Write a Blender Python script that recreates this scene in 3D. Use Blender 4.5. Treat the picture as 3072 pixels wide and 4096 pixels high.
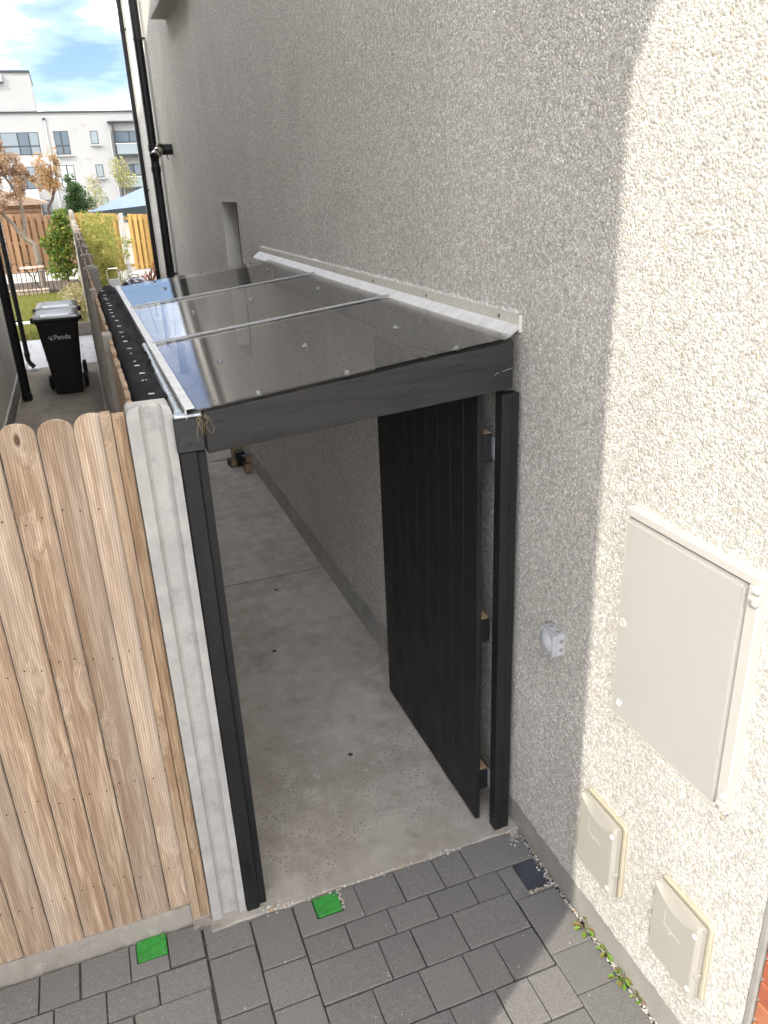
import bpy, bmesh, math, random
import numpy as np
from mathutils import Vector, Matrix, Euler
for o in list(bpy.data.objects): bpy.data.objects.remove(o)
R_ = random.Random(7)
SC = bpy.context.scene
COL = SC.collection
# ------------------------------------------------------------------ camera, sky, sun, exposure
cd = bpy.data.cameras.new('camera'); cam = bpy.data.objects.new('camera', cd); COL.objects.link(cam)
cd.sensor_fit = 'VERTICAL'; cd.sensor_height = 24.0; cd.lens = 24.0*3149.89/4096
cd.clip_start = 0.05; cd.clip_end = 2000
rt = Vector((0.93460941, -0.35334551, -0.04064736)); up = Vector((0.17202392, 0.34903937, 0.92118363)); fw = Vector((0.31130857, 0.86793921, -0.38699936))
m = Matrix.Identity(4)
for i in range(3): m[i][0] = rt[i]; m[i][1] = up[i]; m[i][2] = -fw[i]
m[0][3], m[1][3], m[2][3] = -1.34547, 0.0, 2.58
cam.matrix_world = m; SC.camera = cam
SUN = Vector((0.6341, 0.3642, -0.682)).normalized()          # direction the light travels
EL = math.asin(-SUN.z); AZ = math.atan2(-SUN.x, -SUN.y)
W = bpy.data.worlds.new('World'); SC.world = W; W.use_nodes = True
wn = W.node_tree.nodes; wl = W.node_tree.links; wn.clear()
wo = wn.new('ShaderNodeOutputWorld'); wb = wn.new('ShaderNodeBackground'); wb.inputs[1].default_value = 0.15
sky = wn.new('ShaderNodeTexSky'); sky.sky_type = 'NISHITA'; sky.sun_disc = False
sky.sun_elevation = EL; sky.sun_rotation = AZ % (2*math.pi); sky.air_density = 1.0; sky.dust_density = 0.6; sky.ozone_density = 2.5
tc = wn.new('ShaderNodeTexCoord'); mp = wn.new('ShaderNodeMapping'); mp.inputs['Scale'].default_value = (1.0, 1.0, 3.6); mp.inputs['Location'].default_value = (3.3, 0.2, 0.6)
nz = wn.new('ShaderNodeTexNoise'); nz.inputs['Scale'].default_value = 3.1; nz.inputs['Detail'].default_value = 7; nz.inputs['Roughness'].default_value = 0.52
cr = wn.new('ShaderNodeValToRGB'); cr.color_ramp.interpolation = 'EASE'
for p_, v_ in ((.42, 0.0), (.48, .018), (.52, .05), (.59, .55), (.68, .98)):
    e_ = cr.color_ramp.elements.new(p_); e_.color = (v_, v_, v_, 1)
cr.color_ramp.elements.remove(cr.color_ramp.elements[0]); cr.color_ramp.elements.remove(cr.color_ramp.elements[-1])
mx = wn.new('ShaderNodeMix'); mx.data_type = 'RGBA'; mx.inputs[7].default_value = (50.0, 49.2, 47.8, 1)
wl.new(tc.outputs['Generated'], mp.inputs[0]); wl.new(mp.outputs[0], nz.inputs['Vector']); wl.new(nz.outputs[0], cr.inputs[0])
mu = wn.new('ShaderNodeMix'); mu.data_type = 'RGBA'; mu.blend_type = 'MULTIPLY'; mu.inputs[0].default_value = 1.0; mu.inputs[7].default_value = (.40, .43, .54, 1)
wl.new(sky.outputs[0], mu.inputs[6]); wl.new(cr.outputs[0], mx.inputs[0]); wl.new(mu.outputs[2], mx.inputs[6]); wl.new(mx.outputs[2], wb.inputs[0]); wl.new(wb.outputs[0], wo.inputs[0])
sd = bpy.data.lights.new('sun', 'SUN'); sd.energy = 2.0; sd.angle = math.radians(0.53); sd.color = (1.0, 0.94, 0.84)
so = bpy.data.objects.new('sun', sd); COL.objects.link(so); so.rotation_euler = SUN.to_track_quat('-Z', 'Y').to_euler(); so.location = (-6, -4, 9)
SC.view_settings.view_transform = 'Standard'; SC.view_settings.look = 'None'; SC.view_settings.gamma = 1.0
SC.view_settings.use_curve_mapping = False; SC.view_settings.exposure = 1.35
SC.render.engine = 'CYCLES'; SC.cycles.max_bounces = 6; SC.cycles.transparent_max_bounces = 12
SC.render.resolution_x = 768; SC.render.resolution_y = 1024

# ------------------------------------------------------------------ helpers
class NT:
    def __init__(s, name):
        s.m = bpy.data.materials.new(name); s.m.use_nodes = True; s.n = s.m.node_tree.nodes; s.l = s.m.node_tree.links; s.n.clear()
        s.out = s.n.new('ShaderNodeOutputMaterial'); s.b = s.n.new('ShaderNodeBsdfPrincipled'); s.l.new(s.b.outputs[0], s.out.inputs[0])
        s.tc = s.n.new('ShaderNodeTexCoord'); s.oi = None
    def ln(s, a, b): s.l.new(a, b)
    def set(s, sock, v):
        if hasattr(v, 'node'): s.l.new(v, sock)
        else: sock.default_value = v
    def vec(s, scale=(1, 1, 1), rnd=0.0):
        mp = s.n.new('ShaderNodeMapping'); mp.inputs['Scale'].default_value = scale; s.ln(s.tc.outputs['Object'], mp.inputs[0])
        if rnd:
            if not s.oi: s.oi = s.n.new('ShaderNodeObjectInfo')
            mm = s.math('MULTIPLY', s.oi.outputs['Random'], rnd); cb = s.n.new('ShaderNodeCombineXYZ'); s.ln(mm, cb.inputs[0]); s.ln(mm, cb.inputs[1]); s.ln(mm, cb.inputs[2]); s.ln(cb.outputs[0], mp.inputs['Location'])
        return mp.outputs[0]
    def noise(s, v, scale, detail=3, rough=0.5, dist=0.0):
        n = s.n.new('ShaderNodeTexNoise'); s.ln(v, n.inputs['Vector']); n.inputs['Scale'].default_value = scale; n.inputs['Detail'].default_value = detail
        n.inputs['Roughness'].default_value = rough; n.inputs['Distortion'].default_value = dist; return n.outputs[0]
    def voro(s, v, scale, feat='F1', rnd=1.0):
        n = s.n.new('ShaderNodeTexVoronoi'); n.feature = feat; s.ln(v, n.inputs['Vector']); n.inputs['Scale'].default_value = scale; n.inputs['Randomness'].default_value = rnd; return n
    def math(s, op, a, b=0.0, c=False):
        n = s.n.new('ShaderNodeMath'); n.operation = op; n.use_clamp = c; s.set(n.inputs[0], a); s.set(n.inputs[1], b); return n.outputs[0]
    def ramp(s, f, pts):
        n = s.n.new('ShaderNodeValToRGB'); s.ln(f, n.inputs[0]); e = n.color_ramp.elements
        while len(e) < len(pts): e.new(0.5)
        for el, (p, c) in zip(e, pts): el.position = p; el.color = (c[0], c[1], c[2], 1) if not isinstance(c, (int, float)) else (c, c, c, 1)
        return n.outputs[0]
    def mix(s, f, a, b, mode='MIX'):
        n = s.n.new('ShaderNodeMix'); n.data_type = 'RGBA'; n.blend_type = mode; s.set(n.inputs[0], f)
        for k, v in ((6, a), (7, b)):
            if hasattr(v, 'node'): s.ln(v, n.inputs[k])
            else: n.inputs[k].default_value = (v[0], v[1], v[2], 1)
        return n.outputs[2]
    def bump(s, h, st, d=0.01, prev=None):
        n = s.n.new('ShaderNodeBump'); n.inputs['Strength'].default_value = st; n.inputs['Distance'].default_value = d; s.ln(h, n.inputs['Height'])
        if prev: s.ln(prev, n.inputs['Normal'])
        return n.outputs[0]
    def fin(s, col=None, rough=None, nor=None, metal=None, spec=None):
        if col is not None: s.set(s.b.inputs['Base Color'], (col[0], col[1], col[2], 1) if isinstance(col, tuple) else col)
        if rough is not None: s.set(s.b.inputs['Roughness'], rough)
        if nor is not None: s.ln(nor, s.b.inputs['Normal'])
        if metal is not None: s.b.inputs['Metallic'].default_value = metal
        if spec is not None: s.b.inputs['Specular IOR Level'].default_value = spec
        return s.m

def plain(name, c, rough=.55, var=.12, scale=9., bump=.0, bscale=60., metal=0., spec=.4, rnd=0.):
    t = NT(name); v = t.vec((1, 1, 1), rnd)
    n = t.noise(v, scale, 5, .6)
    lo = tuple(x*(1-var) for x in c); hi = tuple(min(1, x*(1+var)) for x in c)
    col = t.ramp(n, [(.3, lo), (.7, hi)])
    nor = t.bump(t.noise(v, bscale, 4, .6), bump, .01) if bump else None
    return t.fin(col, rough, nor, metal, spec)

def m_pebble(name, tone=(1, 1, 1)):
    t = NT(name); v = t.vec()
    f1 = t.voro(v, 128, 'F1'); ed = t.voro(v, 128, 'DISTANCE_TO_EDGE')
    hsh = t.n.new('ShaderNodeSeparateColor'); t.ln(f1.outputs['Color'], hsh.inputs[0])
    stone = t.ramp(hsh.outputs[0], [(0, (.50, .48, .44)), (.3, (.65, .63, .585)), (.75, (.80, .78, .735)), (1, (.87, .855, .82))])
    warm = t.ramp(hsh.outputs[1], [(.94, (1, 1, 1)), (.985, (1.0, .88, .74))])
    stone = t.mix(1.0, stone, warm, 'MULTIPLY')
    big = t.mix(.6, t.ramp(t.noise(v, 1.7, 4, .65), [(.3, (.86, .85, .83)), (.7, (1.02, 1.01, .995))]), t.ramp(t.noise(t.vec((1, 1, .12)), 4.5, 3, .6), [(.35, (.90, .89, .87)), (.6, (1.0, 1.0, .99))]), 'MULTIPLY')
    stone = t.mix(1.0, stone, big, 'MULTIPLY')
    cl = t.ramp(t.noise(v, 38, 2, .75), [(.36, (.76, .755, .75)), (.64, (1.08, 1.08, 1.075))]); stone = t.mix(1.0, stone, cl, 'MULTIPLY')
    mort = t.ramp(ed.outputs['Distance'], [(.015, 0.0), (.11, 1.0)])
    col = t.mix(mort, (.33*tone[0], .315*tone[1], .285*tone[2]), stone)
    h = t.ramp(f1.outputs['Distance'], [(0.0, 1.0), (.35, .8), (.75, 0.0)])
    hh = t.math('ADD', h, t.math('MULTIPLY', hsh.outputs[2], .7))
    nor = t.bump(hh, 0.44, .005)
    return t.fin(col, .82, nor, spec=.25)

def m_concrete(name, c=(.40, .375, .335), stain=(.27, .235, .20), pits=0.0, sc=1.0):
    t = NT(name); v = t.vec()
    a = t.noise(v, 1.6*sc, 7, .62, .6); b = t.noise(v, 9*sc, 6, .65); g = t.noise(v, 160, 3, .6)
    col = t.mix(t.ramp(a, [(.36, 0.0), (.62, 1.0)]), stain, c)
    col = t.mix(t.math('MULTIPLY', t.ramp(b, [(.5, 0.0), (.62, 1.0)]), .5), col, tuple(x*1.22 for x in c))
    col = t.mix(t.math('MULTIPLY', t.ramp(b, [(.34, 1.0), (.44, 0.0)]), .45), col, tuple(x*.62 for x in stain))
    col = t.mix(t.math('MULTIPLY', g, .4), col, tuple(x*.72 for x in c))
    nor = t.bump(t.noise(v, 55, 6, .7), .25, .004)
    if pits:
        pv = t.voro(v, 78, 'F1'); sy = t.n.new('ShaderNodeSeparateXYZ'); t.ln(v, sy.inputs[0]); yy_ = t.math('ADD', sy.outputs[1], t.math('MULTIPLY', t.noise(v, 2.6, 4, .6), 1.6)); ms = t.math('MULTIPLY', t.ramp(t.math('MULTIPLY', t.math('SUBTRACT', yy_, 3.0), .5), [(.08, 0.0), (.16, 1.0), (.36, 1.0), (.55, .0)]), t.ramp(t.noise(v, 9, 3, .6), [(.35, .15), (.6, 1.0)]))
        hs = t.n.new('ShaderNodeSeparateColor'); t.ln(pv.outputs['Color'], hs.inputs[0])
        p = t.math('MULTIPLY', t.ramp(pv.outputs['Distance'], [(.20, 1.0), (.40, 0.0)]), t.ramp(hs.outputs[0], [(.45, 0.0), (.5, 1.0)]))
        p = t.math('MULTIPLY', p, ms)
        col = t.mix(t.math('MULTIPLY', p, pits), col, (.06, .052, .045))
        # a few dark blots
        bv = t.voro(v, 3.1, 'F1'); bl = t.ramp(bv.outputs['Distance'], [(.03, 1.0), (.05, 0.0)]); col = t.mix(bl, col, (.03, .027, .025))
    return t.fin(col, .85, nor, spec=.25)

def m_paver(name):
    t = NT(name); v = t.vec()
    if not t.oi: t.oi = t.n.new('ShaderNodeObjectInfo')
    base = t.ramp(t.oi.outputs['Random'], [(0, (.138, .133, .129)), (.5, (.152, .147, .141)), (1, (.172, .165, .156))])
    big = t.noise(v, 3.2, 6, .65, .4); fine = t.noise(v, 210, 3, .7); mid = t.noise(v, 26, 5, .7)
    col = t.mix(t.ramp(big, [(.34, 0.0), (.72, .6)]), base, (.18, .168, .152))
    col = t.mix(t.math('MULTIPLY', t.ramp(fine, [(.52, 0.0), (.72, 1.0)]), .55), col, (.33, .315, .29))
    col = t.mix(t.math('MULTIPLY', t.ramp(fine, [(.30, 1.0), (.44, 0.0)]), .6), col, (.05, .05, .052))
    col = t.mix(t.math('MULTIPLY', t.ramp(mid, [(.62, 0.0), (.70, 1.0)]), .35), col, (.30, .285, .265))
    sp = t.voro(v, 60, 'F1'); hs = t.n.new('ShaderNodeSeparateColor'); t.ln(sp.outputs['Color'], hs.inputs[0])
    p = t.math('MULTIPLY', t.ramp(sp.outputs['Distance'], [(.10, 1.0), (.17, 0.0)]), t.ramp(hs.outputs[0], [(.965, 0.0), (.975, 1.0)]))
    col = t.mix(p, col, (.7, .68, .63))
    nor = t.bump(fine, .35, .003); nor = t.bump(mid, .2, .006, nor)
    return t.fin(col, .88, nor, spec=.2)

def m_wood(name, light=(.56, .40, .25), dark=(.36, .215, .115), grey=(.40, .34, .275), reed=True, along='z', rough=.75):
    t = NT(name); s = {'z': (1, 1, .055), 'y': (1, .055, 1), 'x': (.055, 1, 1)}[along]
    v = t.vec(s, 30.0); vr = t.vec((1, 1, 1), 30.0)
    ks = {'z': (1, 1, .42), 'y': (1, .42, 1), 'x': (.42, 1, 1)}[along]
    kv = t.voro(t.vec(ks, 30.0), 8.5, 'F1')
    hs = t.n.new('ShaderNodeSeparateColor'); t.ln(kv.outputs['Color'], hs.inputs[0])
    gate = t.ramp(hs.outputs[1], [(.50, 0.0), (.52, 1.0)])
    knot = t.math('MULTIPLY', t.ramp(kv.outputs['Distance'], [(.045, 1.0), (.085, 0.0)]), gate)
    halo = t.math('MULTIPLY', t.ramp(kv.outputs['Distance'], [(.05, 1.0), (.42, 0.0)]), gate)
    warp = t.n.new('ShaderNodeVectorMath'); warp.operation = 'ADD'; t.ln(v, warp.inputs[0])
    sv = t.n.new('ShaderNodeCombineXYZ'); hv = t.math('MULTIPLY', halo, .035); t.ln(hv, sv.inputs[0]); t.ln(hv, sv.inputs[1]); t.ln(sv.outputs[0], warp.inputs[1])
    g1 = t.noise(warp.outputs[0], 46, 4, .6, .35); g2 = t.noise(warp.outputs[0], 150, 3, .6); g3 = t.noise(v, 9, 3, .5)
    col = t.mix(t.ramp(g1, [(.36, 0.0), (.66, 1.0)]), dark, light)
    col = t.mix(t.math('MULTIPLY', t.ramp(g2, [(.36, 1.0), (.58, 0.0)]), .7), col, tuple(x*.7 for x in dark))
    col = t.mix(t.math('MULTIPLY', t.ramp(g3, [(.42, 0.0), (.68, 1.0)]), .65), col, grey)
    col = t.mix(t.math('MULTIPLY', halo, .35), col, tuple(x*1.05 for x in grey))
    tint = t.ramp(t.oi.outputs['Random'], [(0, .80), (.5, 1.0), (1, 1.1)]); col = t.mix(1.0, col, tint, 'MULTIPLY')
    col = t.mix(knot, col, (.085, .05, .03))
    nor = t.bump(g2, .18, .003)
    if reed:
        sx = t.n.new('ShaderNodeSeparateXYZ'); t.ln(t.tc.outputs['Object'], sx.inputs[0])
        w = t.math('SINE', t.math('MULTIPLY', sx.outputs[0], 2*math.pi/.0081))
        w01 = t.ramp(t.math('MULTIPLY', t.math('ADD', w, 1.0), .5), [(.05, 0.0), (.5, 1.0)])
        col = t.mix(t.math('MULTIPLY', t.math('SUBTRACT', 1.0, w01), .42), col, tuple(x*.52 for x in dark))
        nor = t.bump(w01, .3, .002, nor)
    return t.fin(col, rough, nor, spec=.25)

def m_black_wood(name, c=(.022, .021, .021), along='x', worn=(.055, .052, .048)):
    t = NT(name); s = {'z': (1, 1, .05), 'y': (1, .05, 1), 'x': (.05, 1, 1)}[along]
    v = t.vec(s, 20.0)
    g = t.noise(v, 40, 5, .65, .4); g2 = t.noise(v, 130, 3, .6); pat = t.noise(t.vec((1, 1, 1), 20.0), 3, 4, .6)
    kv = t.voro(t.vec({'z': (1, 1, .4), 'y': (1, .4, 1), 'x': (.4, 1, 1)}[along], 20.0), 9, 'F1'); hs = t.n.new('ShaderNodeSeparateColor'); t.ln(kv.outputs['Color'], hs.inputs[0])
    ring = t.math('MULTIPLY', t.ramp(kv.outputs['Distance'], [(.05, 0.0), (.08, 1.0), (.11, .2), (.16, .8), (.3, 0.0)]), t.ramp(hs.outputs[1], [(.6, 0.0), (.62, 1.0)]))
    f = t.math('ADD', t.math('MULTIPLY', t.ramp(g, [(.35, 0.0), (.7, 1.0)]), .5), t.math('MULTIPLY', pat, .5))
    col = t.mix(f, c, worn)
    col = t.mix(t.math('MULTIPLY', ring, .5), col, tuple(x*.5 for x in c))
    cr_ = t.ramp(t.noise(v, 22, 2, .4, .6), [(.485, 0.0), (.5, 1.0), (.515, 0.0)])
    col = t.mix(t.math('MULTIPLY', cr_, .6), col, (.006, .006, .006))
    nor = t.bump(g2, .3, .003); nor = t.bump(ring, .2, .004, nor)
    return t.fin(col, t.ramp(pat, [(.3, .45), (.7, .7)]), nor, spec=.35)

def m_leaf(name, cols, rough=.55):
    t = NT(name); g = t.n.new('ShaderNodeNewGeometry'); n = len(cols)
    col = t.ramp(g.outputs['Random Per Island'], [(i/(max(1, n-1)), c) for i, c in enumerate(cols)])
    t.fin(col, rough, spec=.3)
    tr = t.n.new('ShaderNodeBsdfTranslucent'); t.ln(col, tr.inputs[0]); ms = t.n.new('ShaderNodeMixShader'); ms.inputs[0].default_value = .35
    t.ln(t.b.outputs[0], ms.inputs[1]); t.ln(tr.outputs[0], ms.inputs[2]); t.ln(ms.outputs[0], t.out.inputs[0])
    return t.m

def m_sheet(name):
    t = NT(name); fr = t.n.new('ShaderNodeFresnel'); fr.inputs[0].default_value = 1.72
    v = t.vec((.3, 1.3, 1)); dirt = t.noise(v, 40, 5, .65); dl = t.noise(t.vec((1, 1, 1)), 5, 4, .6)
    tr = t.n.new('ShaderNodeBsdfTransparent'); tr.inputs[0].default_value = (.92, .905, .88, 1)
    gl = t.n.new('ShaderNodeBsdfGlossy'); gl.inputs['Roughness'].default_value = .035; gl.inputs[0].default_value = (.95, .95, .95, 1)
    wv = t.noise(t.vec((2.2, 30, 1)), 7, 3, .6)
    nb = t.bump(wv, .035, .003); t.ln(nb, gl.inputs['Normal'])
    df = t.n.new('ShaderNodeBsdfDiffuse'); df.inputs[0].default_value = (.42, .40, .37, 1)
    m1 = t.n.new('ShaderNodeMixShader'); t.ln(fr.outputs[0], m1.inputs[0]); t.ln(tr.outputs[0], m1.inputs[1]); t.ln(gl.outputs[0], m1.inputs[2])
    m2 = t.n.new('ShaderNodeMixShader'); f = t.math('ADD', .05, t.math('MULTIPLY', t.ramp(dirt, [(.55, 0.0), (.75, 1.0)]), t.math('MULTIPLY', dl, .30)))
    t.ln(f, m2.inputs[0]); t.ln(m1.outputs[0], m2.inputs[1]); t.ln(df.outputs[0], m2.inputs[2]); t.ln(m2.outputs[0], t.out.inputs[0])
    return t.m

def m_glass(name, c=(.03, .035, .04)):
    t = NT(name); return t.fin(c, .06, None, 0, .9)

def m_plank(name, light, dark):
    t = NT(name)
    if not t.oi: t.oi = t.n.new('ShaderNodeObjectInfo')
    v = t.vec((1, 1, .08), 25.); g = t.noise(v, 30, 4, .6, .3)
    col = t.ramp(g, [(.3, dark), (.7, light)])
    tint = t.ramp(t.oi.outputs['Random'], [(0, .78), (1, 1.12)])
    return t.fin(t.mix(1.0, col, tint, 'MULTIPLY'), .8, t.bump(g, .2, .004), spec=.2)

class MB:
    def __init__(s): s.v = []; s.f = []
    def add(s, vs, fs):
        k = len(s.v); s.v += [tuple(p) for p in vs]; s.f += [tuple(i+k for i in f) for f in fs]; return s
    def box(s, x0, x1, y0, y1, z0, z1):
        return s.add([(x0, y0, z0), (x1, y0, z0), (x1, y1, z0), (x0, y1, z0), (x0, y0, z1), (x1, y0, z1), (x1, y1, z1), (x0, y1, z1)],
                     [(3, 2, 1, 0), (4, 5, 6, 7), (0, 1, 5, 4), (1, 2, 6, 5), (2, 3, 7, 6), (3, 0, 4, 7)])
    def prism(s, poly, axis, a, b):
        """poly: list of 2-D points; axis 'x': (y,z), 'y': (x,z), 'z': (x,y)"""
        def P(p, t): return {'x': (t, p[0], p[1]), 'y': (p[0], t, p[1]), 'z': (p[0], p[1], t)}[axis]
        n = len(poly); vs = [P(p, a) for p in poly]+[P(p, b) for p in poly]
        return s.add(vs, [tuple(range(n))[::-1], tuple(range(n, 2*n))]+[(i, (i+1) % n, n+(i+1) % n, n+i) for i in range(n)])
    def tube(s, pts, r, seg=8, caps=True):
        pts = [Vector(p) for p in pts]; n = len(pts); rs = r if isinstance(r, (list, tuple)) else [r]*n; vs = []; fs = []
        d0 = (pts[1]-pts[0]).normalized(); u = d0.orthogonal().normalized()
        for i, p in enumerate(pts):
            d = (pts[min(i+1, n-1)]-pts[max(i-1, 0)]).normalized(); u = (u-d*u.dot(d)).normalized(); w = d.cross(u)
            for k in range(seg):
                a = 2*math.pi*k/seg; vs.append(p+(u*math.cos(a)+w*math.sin(a))*rs[i])
        for i in range(n-1):
            for k in range(seg): fs.append((i*seg+k, i*seg+(k+1) % seg, (i+1)*seg+(k+1) % seg, (i+1)*seg+k))
        if caps: fs += [tuple(range(seg))[::-1], tuple(range((n-1)*seg, n*seg))]
        return s.add(vs, fs)
    def lathe(s, prof, c=(0, 0, 0), axis='z', seg=16):
        vs = []; fs = []; n = len(prof)
        for r, h in prof:
            for k in range(seg):
                a = 2*math.pi*k/seg; x, y = r*math.cos(a), r*math.sin(a)
                q = {'z': (x, y, h), 'x': (h, x, y), 'y': (x, h, y)}[axis]; vs.append((q[0]+c[0], q[1]+c[1], q[2]+c[2]))
        for i in range(n-1):
            for k in range(seg): fs.append((i*seg+k, i*seg+(k+1) % seg, (i+1)*seg+(k+1) % seg, (i+1)*seg+k))
        fs += [tuple(range(seg))[::-1], tuple(range((n-1)*seg, n*seg))]
        return s.add(vs, fs)
    def mesh(s, name, bev=0.0, smooth=False, seg=1):
        me = bpy.data.meshes.new(name); me.from_pydata(s.v, [], s.f); me.update()
        bm = bmesh.new(); bm.from_mesh(me); bmesh.ops.recalc_face_normals(bm, faces=bm.faces)
        if bev:
            es = [e for e in bm.edges if len(e.link_faces) == 2 and e.calc_face_angle(0) > .6]
            bmesh.ops.bevel(bm, geom=es, offset=bev, segments=seg, affect='EDGES', clamp_overlap=True)
        if smooth:
            for f in bm.faces: f.smooth = True
            for e in bm.edges:
                if len(e.link_faces) == 2 and e.calc_face_angle(0) > .7: e.smooth = False
        bm.to_mesh(me); bm.free(); return me
    def build(s, name, mat, parent=None, bev=0.0, smooth=False, seg=1, loc=None):
        return link(name, s.mesh(name, bev, smooth, seg), mat, parent, loc)

def link(name, me, mat, parent=None, loc=None, rot=None):
    if mat and not me.materials: me.materials.append(mat)
    o = bpy.data.objects.new(name, me); COL.objects.link(o)
    if loc is not None: o.location = loc
    if rot is not None: o.rotation_euler = rot
    if parent is not None:
        o.parent = parent
        b = root_of(parent); o.matrix_parent_inverse = Matrix.Identity(4)
        if parent.type == 'EMPTY' and parent.get('_w'): o.matrix_parent_inverse = Matrix.Translation(-Vector(parent.location))
    return o
def root_of(o):
    while o.parent: o = o.parent
    return o
def tag(o, label, cat, group=None, kind=None):
    if label: o['label'] = label
    if cat: o['category'] = cat
    if group: o['group'] = group
    if kind: o['kind'] = kind
    return o
def thing(name, label, cat, loc=(0, 0, 0), group=None, world=True):
    """Empty at the thing's base; with world=True its parts are given in world coordinates"""
    o = bpy.data.objects.new(name, None); COL.objects.link(o); o.location = loc; o.empty_display_size = .1
    if world: o['_w'] = 1
    return tag(o, label, cat, group)
def struct(o): o['kind'] = 'structure'; return o
def struct_root(name):
    o = bpy.data.objects.new(name, None); COL.objects.link(o); o['_w'] = 1; o['kind'] = 'structure'; return o
def copy_tree(o, parent=None):
    c = o.copy(); COL.objects.link(c); c.parent = parent
    if parent is not None: c.matrix_parent_inverse = o.matrix_parent_inverse.copy()
    for ch in list(o.children): copy_tree(ch, c)
    return c
def leaves(name, mat, parent, blobs, n, size, seed, up=0.0, aspect=.45, shell=2.4):
    rg = np.random.default_rng(seed); wts = np.array([b[2] if len(b) > 2 else 1. for b in blobs], float); wts /= wts.sum()
    idx = rg.choice(len(blobs), n, p=wts); cen = np.array([b[0] for b in blobs], float)[idx]; rad = np.array([b[1] for b in blobs], float)[idx]
    d = rg.normal(size=(n, 3)); d /= np.linalg.norm(d, axis=1, keepdims=True); p = cen+d*rad*(rg.random((n, 1))**(1/shell))
    a = rg.normal(size=(n, 3)); a[:, 2] += up; a /= np.linalg.norm(a, axis=1, keepdims=True)
    b = np.cross(a, rg.normal(size=(n, 3))); b /= np.linalg.norm(b, axis=1, keepdims=True)
    nrm = np.cross(a, b)
    L = size*(.6+.8*rg.random((n, 1))); Wd = L*aspect
    v = np.stack([p-a*L*.5, p+b*Wd*.5+nrm*L*.06, p+a*L*.5, p-b*Wd*.5+nrm*L*.06], 1).reshape(-1, 3)
    f = np.arange(n*4).reshape(n, 4)
    me = bpy.data.meshes.new(name); me.from_pydata(v.tolist(), [], f.tolist()); me.update()
    return link(name, me, mat, parent)

# ------------------------------------------------------------------ materials
M = {}
M['pebble'] = m_pebble('pebble_dash'); M['pebble2'] = m_pebble('pebble_dash_neighbour')
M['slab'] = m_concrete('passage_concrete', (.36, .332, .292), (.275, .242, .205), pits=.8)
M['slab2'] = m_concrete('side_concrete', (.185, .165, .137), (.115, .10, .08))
M['slab_pale'] = m_concrete('pale_concrete', (.52, .50, .46), (.45, .43, .40))
M['plinth'] = m_concrete('plinth_render', (.30, .285, .255), (.25, .235, .21), sc=.6)
M['cpost'] = m_concrete('post_concrete', (.42, .405, .375), (.36, .35, .33), sc=1.4)
M['cpost_dark'] = m_concrete('post_concrete_weathered', (.33, .305, .27), (.25, .225, .19), sc=1.4)
M['smooth'] = plain('smooth_render', (.52, .50, .46), .8, .06, 3)
M['paver'] = m_paver('paver_grey')
M['joint'] = plain('joint_sand', (.075, .07, .062), .95, .4, 30, .5, 200)
M['wood'] = m_wood('reeded_timber', (.64, .49, .345), (.36, .235, .15), (.50, .43, .35))
M['batten'] = m_wood('sawn_batten', (.52, .375, .235), (.30, .19, .11), (.42, .345, .27), reed=False)
M['sidewood'] = m_wood('side_picket_timber', (.42, .29, .175), (.26, .165, .09), (.30, .25, .195), reed=False)
M['blackx'] = m_black_wood('black_stain_x', (.012, .0118, .0115), 'x', (.032, .0305, .0285))
M['blackz'] = m_black_wood('black_stain_z', (.006, .006, .0064), 'z', (.016, .016, .0157))
M['blacky'] = m_black_wood('black_stain_y', (.02, .02, .02), 'y', (.04, .04, .04))
M['pine'] = plain('bare_pine', (.30, .20, .11), .8, .2, 40)
M['sheet'] = m_sheet('polycarbonate')
M['alu'] = plain('white_aluminium', (.52, .51, .485), .42, .14, 18, spec=.5)
M['alu_lip'] = plain('flashing_face', (.60, .57, .50), .5, .08, 22)
M['bar'] = plain('glazing_bar_plastic', (.27, .265, .26), .25, .15, 30, spec=.6)
M['galv'] = plain('galvanised', (.42, .45, .48), .42, .25, 30, metal=.7)
M['clear'] = plain('clear_plastic', (.16, .16, .16), .18, .1, 20, spec=.7)
M['screw'] = plain('screw_steel', (.30, .29, .28), .35, .2, 40, metal=.8)
M['white'] = plain('cabinet_white', (.46, .448, .405), .5, .02, 4, spec=.35)
M['door'] = plain('cabinet_door', (.395, .38, .345), .55, .025, 3, spec=.3)
M['cream'] = plain('box_cream', (.40, .36, .265), .6, .06, 20)
M['cover'] = plain('box_cover', (.345, .325, .28), .55, .03, 5)
M['screwhead'] = plain('nylon_screw', (.8, .79, .75), .4, .05, 30)
M['jgrey'] = plain('junction_grey', (.46, .465, .47), .45, .05, 30)
M['jdark'] = plain('junction_knockout', (.26, .25, .235), .5, .1, 30)
M['pvc'] = plain('black_pvc', (.0065, .0065, .008), .33, .2, 12, spec=.45)
M['steel'] = plain('stainless', (.55, .50, .43), .25, .15, 20, metal=1.)
M['membrane'] = plain('weed_fabric', (.008, .008, .009), .8, .4, 14, .3, 220, spec=.2)
M['staple'] = plain('staple', (.72, .71, .68), .5, .1, 20)
M['green'] = plain('green_plastic', (.030, .235, .034), .55, .30, 38, .15, 120)
M['slate'] = plain('slate', (.052, .056, .068), .55, .3, 14, .3, 60)
M['brick'] = None
t = NT('red_brick'); 
t.oi = t.n.new('ShaderNodeObjectInfo'); v_ = t.vec((1, 1, 1), 9.)
c_ = t.ramp(t.oi.outputs['Random'], [(0, (.36, .115, .06)), (.6, (.33, .10, .055)), (1, (.42, .185, .09))])
c_ = t.mix(t.math('MULTIPLY', t.ramp(t.noise(v_, 18, 5, .65), [(.4, 0.), (.7, 1.)]), .5), c_, (.24, .06, .035))
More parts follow.
